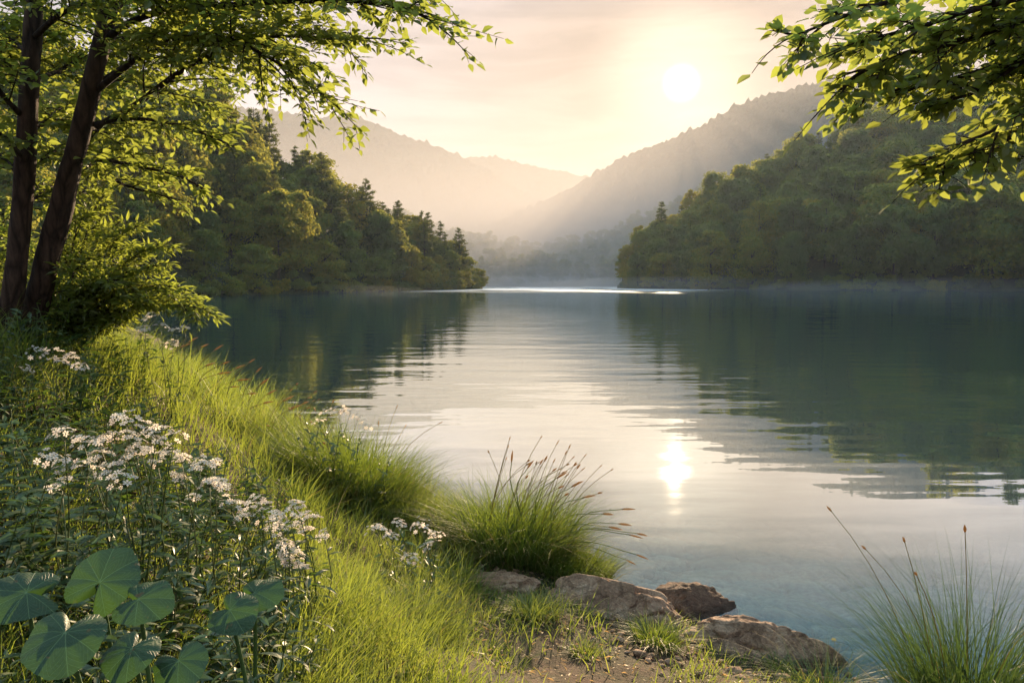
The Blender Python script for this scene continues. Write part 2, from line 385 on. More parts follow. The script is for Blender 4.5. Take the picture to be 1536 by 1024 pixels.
g.add([[x0, y0, zb], [x1, y0, zb], [x1, y1, zb], [x0, y1, zb], [x0, y0, 0], [x1, y0, 0], [x1, y1, 0], [x0, y1, 0]],
      [[[0, 3, 2, 1], [4, 5, 6, 7], [0, 1, 5, 4], [1, 2, 6, 5], [2, 3, 7, 6], [3, 0, 4, 7]]])
tag(g.build('water', M['water']), kind='structure')

# ------------------------------------------------------------------ hills
def fan_hill(name, mat, pxs, Ys, Yr, Zr, px_step, nv, amp=0., fsc=.01, back=60, seed=0, detail=5, ridge_amp=0., kind='structure', p=1.0, tex=None):
    px = np.arange(pxs[0], pxs[-1] + .1, px_step)
    a, b, z = (np.interp(px, pxs, q) for q in (Ys, Yr, Zr))
    v = np.concatenate([[-.15], np.linspace(0, 1, nv), [1.15, 1.5, 2]])
    Yy = np.where(v[:, None] <= 1, a + (b - a) * v[:, None], b + back * (v[:, None] - 1))
    X = (px[None] - 768) / F * Yy / cp
    vv = np.clip(v, 0, 1)[:, None]
    prof = np.where(v[:, None] <= 1, vv ** p, np.clip(1 - (v[:, None] - 1) * 1.05, 0, 1))
    Z = z[None] * prof + np.where(v[:, None] < 0, -1.5, np.where(v[:, None] <= 1, 0.25 * np.minimum(1, vv * 8), 0))
    nz = np.array([mn.fractal(Vector((q * fsc, w * fsc, seed)), 1.0, 2.1, detail) for q, w in zip(X.ravel(), Yy.ravel())]).reshape(X.shape)
    wgt = np.where(v[:, None] < 0, 0, np.minimum(1, vv * 4)) * (1 - vv ** 3 * (1 - ridge_amp))
    Z = Z + nz * amp * wgt * np.minimum(1, z[None] / max(Zr))
    if tex:
        tn = np.array([abs(mn.noise(Vector((q * tex[1], w * tex[1], 7)))) + .6 * abs(mn.noise(Vector((q * tex[1] * 2.7, w * tex[1] * 2.7, 3)))) for q, w in zip(X.ravel(), Yy.ravel())]).reshape(X.shape)
        Z = Z + tn * tex[0]
    g = Geo(); g.add(np.stack([X, Yy, Z], -1).reshape(-1, 3), [grid_faces(len(v), len(px))])
    o = tag(g.build(name, mat, smooth=True), kind=kind)
    def at(pxq, vq):
        a_, b_, z_ = (np.interp(pxq, pxs, q) for q in (Ys, Yr, Zr))
        Y_ = a_ + (b_ - a_) * vq
        return np.stack([(pxq - 768) / F * Y_ / cp, Y_, z_ * np.clip(vq, 0, 1) ** p - .1], -1)
    return o, at

LH = dict(pxs=[-700, -300, 0, 270, 400, 500, 600, 680, 727], Ys=[45, 62, 84, 110, 131, 152, 180, 212, 238], Yr=[125, 135, 145, 162, 174, 188, 205, 223, 240], Zr=[46, 42, 36, 29, 21, 15, 8, 3, .2])
RH = dict(pxs=[925, 960, 1050, 1200, 1400, 1600, 2000, 2700], Ys=[262, 240, 222, 204, 188, 172, 145, 110], Yr=[266, 264, 272, 290, 310, 322, 335, 345], Zr=[.5, 8, 19, 38, 57, 66, 72, 72])
_, left_at = fan_hill('hillside', M['hill_soil'], **LH, px_step=8, nv=22, amp=1.5, fsc=.05)
_, right_at = fan_hill('hillside', M['hill_soil'], **RH, px_step=10, nv=26, amp=1.5, fsc=.05, seed=3)
FH = dict(pxs=[300, 600, 670, 720, 780, 830, 870, 900, 950, 1000, 1100, 1300], Ys=[330, 330, 330, 330, 332, 334, 332, 330, 325, 320, 320, 330], Yr=[450, 440, 430, 420, 420, 420, 420, 420, 425, 430, 440, 460],
          Zr=[50, 30, 21, 16, 12.5, 11, 14.5, 18, 26, 34, 50, 60])
_, far_at = fan_hill('hillside', M['hill_soil'], **FH, px_step=10, nv=14, amp=2, fsc=.03, seed=5)
MM = dict(pxs=[560, 640, 715, 800, 850, 900, 950, 1000, 1050, 1100, 1150, 1200, 1250, 1300, 1400, 1536, 1900, 2600],
          py=[400, 378, 348, 312, 288, 258, 232, 212, 188, 160, 143, 134, 124, 114, 110, 112, 125, 150])
def zpy(px, py, Y): return np.array([W(a, b, c)[2] for a, b, c in zip(px, py, Y)])
Y_ = [700] * len(MM['pxs'])
fan_hill('mountain', M['mountain'], MM['pxs'], [470] * len(Y_), Y_, zpy(MM['pxs'], MM['py'], Y_), 3, 90, amp=34, fsc=.011, seed=9, detail=7, ridge_amp=.12, back=200, p=1.15, tex=(7, .16))
px_ = [-900, -400, 0, 200, 370, 440, 480, 520, 560, 600, 640, 700, 740, 800, 870, 1000]
py_ = [185, 178, 170, 165, 163, 172, 180, 175, 183, 202, 216, 242, 262, 300, 345, 400]
Y_ = [1000] * len(px_)
fan_hill('mountain', M['mountain'], px_, [620] * len(Y_), Y_, zpy(px_, py_, Y_), 3, 90, amp=44, fsc=.010, seed=12, detail=7, ridge_amp=.08, tex=(8, .11), back=300, p=1.2)
px_ = [500, 600, 680, 715, 745, 790, 840, 885, 940, 1000, 1200]
py_ = [250, 245, 243, 239, 237, 248, 260, 268, 285, 300, 330]
Y_ = [1250] * len(px_)
fan_hill('mountain', M['mountain'], px_, [1020] * len(Y_), Y_, zpy(px_, py_, Y_), 3, 60, amp=55, fsc=.008, seed=15, detail=7, ridge_amp=.05, tex=(6, .1), back=300, p=1.2)

# ------------------------------------------------------------------ forest trees
def crown_broad(geo, H, Wd, n_lobes, per, size, rng, low=.12):
    """leaf clumps on the skins of many uneven boughs; returns bough centres"""
    cs = []
    for i in range(n_lobes):
        t = rng.uniform(0, 1) ** .85
        z = H * (low + (1 - low) * t * .93)
        rr = Wd * .5 * math.sqrt(max(.03, 1 - ((t - .38) / .66) ** 2)) * rng.uniform(.35, .82)
        a = rng.uniform(0, 6.283)
        c = np.array([rr * math.cos(a), rr * math.sin(a), z])
        r = Wd * rng.uniform(.07, .20) * (1.15 - .5 * t)
        cs.append((c, r))
        k = int(per * rng.uniform(.6, 1.2))
        d = nrm(rng.normal(size=(k, 3)) + np.array([0, 0, .35]))
        rad = r * np.where(rng.uniform(size=k) < .12, rng.uniform(1.1, 1.5, k), rng.uniform(.6, 1.1, k))
        sq = np.array([1.25, 1.25, .62])
        p = c + d * rad[:, None] * sq
        out = nrm(d * .6 + nrm(p - np.array([0, 0, H * .45])) * .6 + rng.normal(size=(k, 3)) * .5)
        y = nrm(np.cross(out, rng.normal(size=(k, 3))) + np.array([0, 0, -.25]))
        stamp(geo, *CLUMP, frames(y, out), p, size * rng.uniform(.6, 1.5, k))
    return cs

def trunk_geo(H, Wd, rng, cs, base_r):
    g = Geo()
    k = 7; t = np.linspace(0, 1, k)
    pts = np.stack([np.cumsum(rng.normal(0, .1, k)), np.cumsum(rng.normal(0, .1, k)), t * H * .86 - .4], -1); pts[0, :2] = 0
    tube(g, pts, base_r * (1 - t * .85), 6)
    for c, r in cs[:9]:
        s = pts[min(k - 2, 1 + int(c[2] / H * 4))]
        mid = (s + c) / 2 + np.array([0, 0, -.2])
        tube(g, catmull([s, mid, c], 5), np.linspace(base_r * .4, base_r * .08, 5), 4)
    return g

PROTO = []
for i, (H, Wd, nl) in enumerate([(13, 9, 30), (11.5, 10, 30), (15, 8.5, 34), (12.5, 8, 26), (14, 10.5, 36), (9.5, 8.5, 24)]):
    rng = np.random.default_rng(100 + i)
    g = Geo(); cs = crown_broad(g, H, Wd, nl * 2, 130, .46, rng)
    PROTO.append((g.mesh('crown', M['forest']), trunk_geo(H, Wd, rng, cs, .22).mesh('trunk', M['far_bark']), H, g))
BUSH = []
for i, (H, Wd, nl) in enumerate([(3.6, 5.5, 14), (4.6, 5.5, 16), (2.8, 4.5, 10)]):
    rng = np.random.default_rng(150 + i)
    g = Geo(); cs = crown_broad(g, H, Wd, nl, 130, .34, rng, low=.02)
    tg = Geo()
    for q in range(4): tube(tg, catmull([np.zeros(3), cs[q][0] * .5 + np.array([0, 0, .2]), cs[q][0]], 5), np.linspace(.06, .02, 5), 4)
    BUSH.append((g.mesh('crown', M['forest']), tg.mesh('trunk', M['far_bark']), H, g))

def crown_pine(H, rng, start=.45, wmax=3.4):
    g = Geo(); t_ = Geo()
    k = 9; t = np.linspace(0, 1, k)
    pts = np.stack([np.cumsum(rng.normal(0, .06, k)), np.cumsum(rng.normal(0, .06, k)), t * H - .4], -1); pts[0, :2] = 0
    tube(t_, pts, .24 * (1 - t * .9) + .015, 6)
    for b in range(int(170 * (1 - start))):
        u = min(.99, (rng.integers(0, 13) + rng.uniform(0, .5)) / 13) ** .95; z = start + (1 - start) * u
        L_ = wmax * (1 - u) ** .85 * (.6 + .4 * min(1, u * 3 + .35)) + .25
        o = np.array([np.interp(z, t, pts[:, j]) for j in range(3)])
        a = rng.uniform(0, 6.28); l = L_ * rng.uniform(.45, 1.05)
        d = np.array([math.cos(a), math.sin(a), rng.uniform(-.25, .35) + .35 * u])
        e = o + d * l; m_ = o + d * l * .5 + np.array([0, 0, -.08 * l])
        tube(t_, catmull([o, m_, e], 4), np.linspace(.05, .015, 4), 4)
        n = int(14 + 30 * l); s = rng.uniform(.3, 1.05, n) ** .6
        p = o + (e - o) * s[:, None] + rng.normal(size=(n, 3)) * np.array([.30, .30, .20]) * (.35 + .22 * l)
        y = nrm(d[None] * .7 + rng.normal(size=(n, 3)) * np.array([.7, .7, .4]) + np.array([0, 0, .25]))
        nn_ = nrm(np.array([0, 0, .8]) + rng.normal(size=(n, 3)) * .6)
        stamp(g, *CLUMP, frames(y, nn_), p, np.stack([rng.uniform(.16, .32, n), rng.uniform(.35, .75, n), np.full(n, .4)], -1) * (1.1 - .55 * u))
    return g.mesh('crown', M['pine']), t_.mesh('trunk', M['far_bark']), H, g
PINE = [crown_pine(17, np.random.default_rng(200 + i), st, w) for i, (st, w) in enumerate([(.42, 3.9), (.34, 3.4), (.5, 3.6), (.22, 3.0)])]

def plant_tree(name, proto, p, s, rz, label, cat, group, sxy=1.0):
    e = empty(name, p, label, cat, group)
    e.rotation_euler = (0, 0, rz); e.scale = (s * sxy, s * sxy, s)
    link('trunk', proto[1], e); link('crown', proto[0], e)
    return e

def scatter(at, n, pxr, vr, dmin, rng, vpow=1.0, existing=None):
    pts = list(existing) if existing is not None else []
    base = len(pts); res = []
    for _ in range(n * 30):
        px = rng.uniform(*pxr); v = vr[0] + (vr[1] - vr[0]) * rng.uniform() ** vpow
        p = at(np.array(px), np.array(v))
        dm = dmin(px, v) if callable(dmin) else dmin
        if all((p[0] - q[0]) ** 2 + (p[1] - q[1]) ** 2 > dm * dm for q in pts):
            pts.append(p); res.append((p, px, v))
            if len(res) >= n: break
    return res

mass = Geo()
def add_mass(geo, proto_geo, p, s, rz):
    c, sn = math.cos(rz), math.sin(rz); Rm = np.array([[c, -sn, 0], [sn, c, 0], [0, 0, 1]]) * s
    V = np.concatenate(proto_geo.V) @ Rm.T + p
    off = geo.n
    geo.V.append(V); geo.n += len(V)
    for f in proto_geo.F: geo.F.append(f + off)

rng = np.random.default_rng(31)
# low bushes along both waterlines
for at, pr, side, nb in ((left_at, (180, 722), 'left', 40), (right_at, (932, 1540), 'right', 40)):
    for p, px, v in scatter(at, nb, pr, (-.01, .05), 2.6, rng):
        pr_ = BUSH[rng.integers(3)]
        plant_tree('shrub', pr_, p, rng.uniform(.55, 1.1), rng.uniform(0, 6.28),
                   'low green bush at the water edge below the %s hillside forest' % side, 'bush', 'bushes along the %s shore' % side)
def tree_label(side, v, px):
    if v < .22: w = 'broadleaf tree in the front row above the %s shoreline' % side
    elif v < .62: w = 'broadleaf tree halfway up the %s forested hillside' % side
    else: w = 'broadleaf tree near the top of the %s forested hillside' % side
    return w
# left hillside
L_ = scatter(left_at, 300, (60, 724), (.02, 1.02), lambda px, v: 4.7 if px > 560 else 6.0, rng)
L_.sort(key=lambda q: q[0][1])
cntL = 0
for p, px, v in L_:
    k = rng.integers(6)
    s = rng.uniform(.78, 1.25) * np.interp(px, [460, 650, 727], [1.1, .85, .5])
    if v < .12: s *= .75
    if cntL < 150:
        plant_tree('broadleaf_tree', PROTO[k], p, s, rng.uniform(0, 6.28), tree_label('left', v, px), 'tree', 'broadleaf trees on the left hillside', rng.uniform(.7, 1.2)); cntL += 1
    else: add_mass(mass, PROTO[k][3], p, s, rng.uniform(0, 6.28))
# right hillside
R_ = scatter(right_at, 380, (930, 1660), (.02, 1.02), lambda px, v: 5.0 if px < 1050 else 7.6, rng)
R_.sort(key=lambda q: q[0][1])
cnt = 0
for p, px, v in R_:
    k = rng.integers(6)
    s = rng.uniform(.85, 1.35) * np.interp(px, [928, 960, 1050, 1300], [.55, .85, 1.1, 1.3])
    if px > 1560: add_mass(mass, PROTO[k][3], p, s, rng.uniform(0, 6.28)); continue
    if cnt < 150:
        plant_tree('broadleaf_tree', PROTO[k], p, s, rng.uniform(0, 6.28), tree_label('right', v, px), 'tree', 'broadleaf trees on the right hillside', rng.uniform(.7, 1.2)); cnt += 1
    else: add_mass(mass, PROTO[k][3], p, s, rng.uniform(0, 6.28))
# far left flank behind the foreground trees
for p, px, v in scatter(left_at, 90, (-420, 60), (.02, 1.02), 6.5, rng):
    add_mass(mass, PROTO[rng.integers(6)][3], p, rng.uniform(.9, 1.2), rng.uniform(0, 6.28))
tag(mass.build('hillside_forest', M['forest_mass']), 'dense woodland filling the upper slopes of the near hills', 'woodland', kind='stuff')
# far shore wood
fm = Geo()
small = []
for i in range(5):
    r2 = np.random.default_rng(300 + i); g = Geo(); crown_broad(g, 12, 8, 14, 55, .95, r2); small.append(g)
for p, px, v in scatter(far_at, 520, (560, 1120), (.0, 1.02), 5.2, rng):
    add_mass(fm, small[rng.integers(5)], p, rng.uniform(.75, 1.2), rng.uniform(0, 6.28))
tag(fm.build('far_forest', M['forest_mass']), 'hazy wood on the far shore in the middle of the valley', 'woodland', kind='stuff')

# emergent pines seen against sky and hills: (px, tip py, v, proto, height factor, label)
PN = [
 (left_at, 345, 138, .95, 0, 'left', 'tall pine highest on the left ridge, close to the overhanging leaves'),
 (left_at, 322, 135, .9, 1, 'left', 'tall pine just left of the highest pine on the left ridge'),
 (left_at, 388, 157, .8, 0, 'left', 'tall dark pine with a broad crown left of centre on the left ridge'),
 (left_at, 410, 167, .85, 1, 'left', 'dark pine paired with a broader pine on the left ridge'),
 (left_at, 487, 226, .6, 2, 'left', 'lone pine with a bare trunk standing clear above the left forest'),
 (left_at, 448, 215, .9, 3, 'left', 'narrow pine between the lone pine and the paired pines'),
 (left_at, 553, 264, .6, 0, 'left', 'broad pine above the trees midway down the left ridge'),
 (left_at, 598, 298, .55, 1, 'left', 'pine third from the tip of the left headland'),
 (left_at, 642, 316, .5, 1, 'left', 'slim pine with a visible trunk nearest the tip of the left headland'),
 (left_at, 575, 300, .8, 3, 'left', 'narrow pine squeezed between two taller pines on the left ridge'),
 (left_at, 668, 345, .6, 3, 'left', 'small pointed pine above the left headland tip'),
 (right_at, 990, 300, .7, 1, 'right', 'tall pine nearest the valley on the right hillside'),
 (right_at, 1018, 305, .75, 3, 'right', 'narrow pine just right of the tall pine nearest the valley'),
 (right_at, 1188, 200, .95, 0, 'right', 'tall dark pine on the skyline of the right hillside'),
 (right_at, 1143, 228, .95, 3, 'right', 'narrow pine on the right skyline left of the tall dark pine'),
 (right_at, 1095, 250, .9, 0, 'right', 'pine halfway down the right skyline'),
 (right_at, 1218, 192, .95, 3, 'right', 'narrow pine on the right skyline beside the tall dark pine'),
]
for at, px, py, v, k, side, lab in PN:
    p = at(np.array(float(px)), np.array(v)); top = W(px, py, p[1])[2]
    s = (top - p[2]) / PINE[k][2]
    plant_tree('pine_tree', PINE[k], p, s, rng.uniform(0, 6.28), lab, 'pine tree', 'emergent pines on the %s hillside' % side, min(1.3, max(.75, 1 / s ** .5)) * 1.0)
rng2 = np.random.default_rng(77)
for at, n, pr, side, vr in ((left_at, 34, (250, 690), 'left', (.25, .9)), (right_at, 16, (1020, 1480), 'right', (.5, .95))):
    for p, px, v in scatter(at, n, pr, vr, 6.5, rng2):
        plant_tree('pine_tree', PINE[rng2.integers(4)], p, rng2.uniform(.8, .98), rng2.uniform(0, 6.28), 'dark pine standing among the broadleaf trees of the %s hillside' % side, 'pine tree', 'pines among the trees of the %s hillside' % side)

# ------------------------------------------------------------------ foreground trees
def leafy_limb(wood, leaves, pts, r0, r1, rng, side_len=.6, spawn=(.2, 1), gap=.10, leaf=.06, leaf_gap=.035, droop=.15, tpl=LEAF, spread=.9, twigs=True, vert=.35):
    n = max(8, int(np.linalg.norm(np.diff(pts, axis=0), axis=1).sum() / .12))
    c = catmull(pts, n)
    tube(wood, c, np.linspace(r0, r1, n), 7)
    seg = np.linalg.norm(np.diff(c, axis=0), axis=1); L = seg.sum(); cum = np.concatenate([[0], np.cumsum(seg)])
    s = L * spawn[0]; side = 1
    PP, DD, NN, SS = [], [], [], []
    def twig(o, d, l, r):
        k = 6; d = nrm(d); t = np.linspace(0, 1, k)[:, None]
        bend = rng.normal(0, .12, 3); bend[2] -= droop
        pc = o + d * l * t + bend * l * t ** 2
        tube(wood, pc, np.linspace(r, .0012, k), 4)
        m = max(3, int(l / leaf_gap)); ts = np.linspace(.12, 1, m)
        q = np.stack([np.interp(ts, t[:, 0], pc[:, j]) for j in range(3)], -1)
        up = np.array([0, 0, 1.0]) + rng.normal(0, .25, 3)
        sd = nrm(np.cross(d, up))
        sg = np.where(np.arange(m) % 2 == 0, 1, -1)[:, None]
        dd = nrm(d * .55 + sd * sg * 1.0 + rng.normal(0, .28, (m, 3)) + np.array([0, 0, -.22])); dd[-1] = nrm(d + np.array([0, 0, -.2]))
        PP.append(q + dd * .006); DD.append(dd); NN.append(up + rng.normal(0, .42, (m, 3))); SS.append(leaf * rng.uniform(.62, 1.2, m))
        return pc
    while s < L * spawn[1]:
        o = np.array([np.interp(s, cum, c[:, j]) for j in range(3)])
        i = min(len(c) - 2, int(np.searchsorted(cum, s))); d = nrm(c[min(i + 1, n - 1)] - c[max(i - 1, 0)])
        up = np.array([0, 0, 1.]); sd = nrm(np.cross(d, up))
        dirn = nrm(d * .9 + sd * side * spread * rng.uniform(.4, 1.1) + up * rng.normal(.1, vert))
        f = 1 - .55 * (s / L)
        l = side_len * rng.uniform(.5, 1.15) * f
        pc = twig(o, dirn, l, .004 + r0 * .12)
        if twigs:
            for ti in (1, 2, 3, 4):
                for q in (1, -1):
                    if rng.random() < .22: continue
                    sdd = nrm(np.cross(dirn, up + rng.normal(0, .5, 3)))
                    twig(pc[ti], nrm(dirn * .8 + sdd * q * .8 + rng.normal(0, .15, 3)), l * rng.uniform(.3, .6) * (1.1 - ti * .13), .0025)
        side = -side; s += gap * rng.uniform(.6, 1.4)
    twig(c[-1], c[-1] - c[-3], side_len * .5, .003)
    P, D, Nn, S = (np.concatenate(q) for q in (PP, DD, NN, SS))
    stamp(leaves, *tpl, frames(D, Nn), P, S)

def wpts(lst): return np.array([W(*q) for q in lst])

def near_tree(name, label, trunk_px, radii, limbs, seed, leafmat, base, leaf=.072, tpl=LEAF, roots=True):
    rng = np.random.default_rng(seed)
    e = empty(name, base, label, 'tree')
    g = Geo(); c = catmull(wpts(trunk_px), 46)
    rr = np.interp(np.linspace(0, 1, 46), np.linspace(0, 1, len(radii)), radii)
    if roots: rr[:5] *= np.array([1.5, 1.28, 1.14, 1.06, 1.02])
    rr = rr * .76; tube(g, c, rr, 20, lump=.16)
    g.build('trunk', M['bark'], e, True, None).location = [-float(q) for q in base]
    wood, lv = Geo(), Geo()
    for pts, r0, kw in limbs:
        leafy_limb(wood, lv, wpts(pts), r0, .006, rng, leaf=leaf, tpl=tpl, **kw)
    wood.build('limbs', M['twig'], e, True).location = [-float(q) for q in base]
    lv.build('leaves', leafmat, e).location = [-float(q) for q in base]
    print(name, 'leaf faces', sum(len(f) for f in lv.F))
    return e

def onground(x, y, dz=0): return np.array([x, y, float(ground_z(x, y)[0]) + dz])
tA = W(8, 545, 6.05); tB = W(38, 545, 6.3)
k1 = dict(side_len=.85, gap=.066, leaf_gap=.03)
near_tree('leaning_tree', 'leaning dark brown trunk, right one of the pair, with long leafy limbs over the lake',
  [(30, 590, 6.3), (38, 520, 6.3), (62, 425, 6.2), (95, 300, 6.1), (130, 160, 6.0), (166, 0, 5.9), (205, -160, 5.8), (230, -380, 5.7)],
  [.15, .135, .12, .105, .092, .08, .06, .03],
  [([(150, 70, 5.95), (185, 40, 5.8), (250, 15, 5.5), (340, 8, 5.2), (450, 2, 4.9), (560, 5, 4.7), (640, 25, 4.6)], .03, k1),
   ([(140, 140, 6), (190, 100, 5.8), (250, 60, 5.6), (330, 55, 5.3), (400, 85, 5.1), (470, 130, 5.0)], .026, k1),
   ([(145, 190, 6), (200, 160, 5.9), (260, 115, 5.7), (310, 85, 5.5), (370, 60, 5.4), (440, 55, 5.2), (540, 60, 5)], .026, k1),
   ([(150, 125, 6), (200, 90, 6.2), (260, 40, 6.3), (330, -20, 6.3), (400, -60, 6.2)], .025, k1),
   ([(110, 195, 6.1), (170, 180, 6), (230, 180, 5.8), (290, 195, 5.6), (345, 217, 5.5)], .017, dict(side_len=.38, gap=.10)),
   ([(95, 245, 6.1), (150, 240, 6.0), (210, 250, 5.9), (270, 265, 5.8), (312, 287, 5.7)], .016, dict(side_len=.34, gap=.10)),
   ([(160, 20, 5.9), (190, -40, 6.1), (250, -100, 6.3), (340, -140, 6.2), (460, -120, 6.0)], .03, k1),
   ([(175, -60, 5.8), (240, -110, 5.5), (340, -110, 5.2), (480, -80, 4.9), (600, -40, 4.8)], .03, k1),
   ([(130, 150, 6), (170, 120, 6.6), (220, 130, 7.0), (280, 150, 7.2), (330, 160, 7.3)], .02, dict(side_len=.55, gap=.09)),
   ([(120, 190, 6), (160, 200, 6.5), (200, 235, 6.9), (240, 260, 7.1)], .018, dict(side_len=.45, gap=.09)),
   ([(165, 0, 5.9), (140, -40, 5.4), (110, -60, 4.9), (60, -50, 4.4)], .025, k1),
   ([(120, 200, 6), (150, 190, 6.8), (200, 180, 7.4), (260, 190, 7.8), (310, 200, 7.9)], .02, dict(side_len=.6, gap=.08)),
   ([(110, 230, 6), (140, 250, 6.7), (180, 275, 7.2), (230, 290, 7.4), (270, 300, 7.5)], .018, dict(side_len=.5, gap=.08)),
   ([(150, 60, 6), (190, 60, 6.8), (250, 80, 7.4), (310, 110, 7.8), (350, 120, 7.9)], .02, dict(side_len=.65, gap=.08)),
   ([(160, 30, 6), (200, 0, 6.6), (270, 30, 7.0), (340, 60, 7.2), (390, 90, 7.2)], .02, dict(side_len=.65, gap=.08)),
  ], 11, M['near_leaf'], tB)
near_tree('upright_tree', 'upright dark trunk at the left edge, left one of the pair, leafy crown above',
  [(0, 600, 6.05), (8, 530, 6.05), (25, 400, 6.0), (37, 250, 5.95), (46, 100, 5.9), (52, -20, 5.9), (60, -200, 5.8), (70, -420, 5.7)],
  [.13, .115, .10, .092, .085, .075, .055, .03],
  [([(48, 60, 5.9), (80, 30, 5.7), (130, 0, 5.5), (200, -10, 5.3), (280, 0, 5.2)], .024, k1),
   ([(40, 180, 5.95), (10, 150, 5.7), (-30, 100, 5.5), (-80, 60, 5.3)], .024, k1),
   ([(45, 120, 5.9), (80, 110, 6.3), (120, 90, 6.7), (190, 60, 7.0), (260, 70, 7.2)], .02, k1),
   ([(42, 150, 5.95), (20, 110, 6.5), (-10, 60, 7.0), (-40, 20, 7.3)], .02, k1),
   ([(36, 260, 5.95), (60, 240, 6.5), (90, 225, 6.9), (130, 230, 7.3), (190, 215, 7.5)], .016, dict(side_len=.5, gap=.09)),
   ([(34, 280, 5.95), (10, 240, 6.3), (-30, 220, 6.6)], .016, dict(side_len=.5, gap=.09)),
   ([(30, 330, 5.95), (50, 300, 6.4), (80, 280, 6.9), (130, 290, 7.3)], .014, dict(side_len=.45, gap=.09)),
   ([(52, 0, 5.9), (20, -40, 5.5), (-20, -60, 5.2), (-100, -70, 5)], .024, k1),
   ([(48, 60, 5.9), (70, 30, 6.8), (110, 20, 7.4), (170, 30, 7.8)], .018, k1),
   ([(46, 90, 5.9), (20, 60, 6.4), (-20, 40, 6.6), (-60, 30, 6.7)], .018, k1),
   ([(40, 200, 5.95), (70, 180, 6.8), (110, 150, 7.5), (170, 140, 7.8)], .018, k1),
   ([(36, 240, 5.95), (0, 200, 5.5), (-40, 180, 5.2)], .016, dict(side_len=.5, gap=.09)),
   ([(50, 20, 5.9), (60, -40, 6.5), (100, -70, 7.0), (160, -80, 7.4)], .024, k1),
  ], 12, M['near_leaf'], tA)
# shrub glowing behind the trunks
def near_shrub(label, base_px, tips, seed, mat=M['shrub_leaf'], leaf=.085, tpl=LEAFN, side=.42):
    rng = np.random.default_rng(seed); b = W(*base_px); e = empty('shrub', b, label, 'shrub')
    wood, lv = Geo(), Geo()
    for t in tips:
        q = W(*t); m1 = b * .6 + q * .4 + np.array([0, 0, .22]); m2 = b * .25 + q * .75 + np.array([0, 0, .16])
        leafy_limb(wood, lv, np.array([b + rng.normal(0, .06, 3), m1, m2, q]), .011, .002, rng, side_len=side, gap=.045, leaf=leaf, leaf_gap=.022, tpl=tpl, spawn=(.18, 1), droop=.2, vert=.25)
    wood.build('stems', M['twig'], e, True).location = [-float(x) for x in b]
    lv.build('leaves', mat, e).location = [-float(x) for x in b]
near_shrub('bright yellow-green feathery shrub leaning out over the bank beside the two trunks', (95, 545, 6.6),
  [(120, 330, 6.8), (160, 350, 6.7), (200, 342, 6.6), (235, 372, 6.5), (225, 400, 6.4), (260, 430, 6.4), (300, 463, 6.3), (280, 450, 6.7), (150, 300, 7.1), (180, 420, 6.2), (215, 450, 6.2), (120, 400, 6.2), (90, 350, 7.0), (60, 380, 7.0)], 21)
near_shrub('shadowed green shrub behind the foot of the upright trunk at left edge', (-20, 560, 6.9),
  [(-30, 380, 6.9), (5, 330, 7.2), (30, 360, 7.4), (-60, 420, 6.8), (60, 430, 7.3), (10, 450, 6.6)], 22)
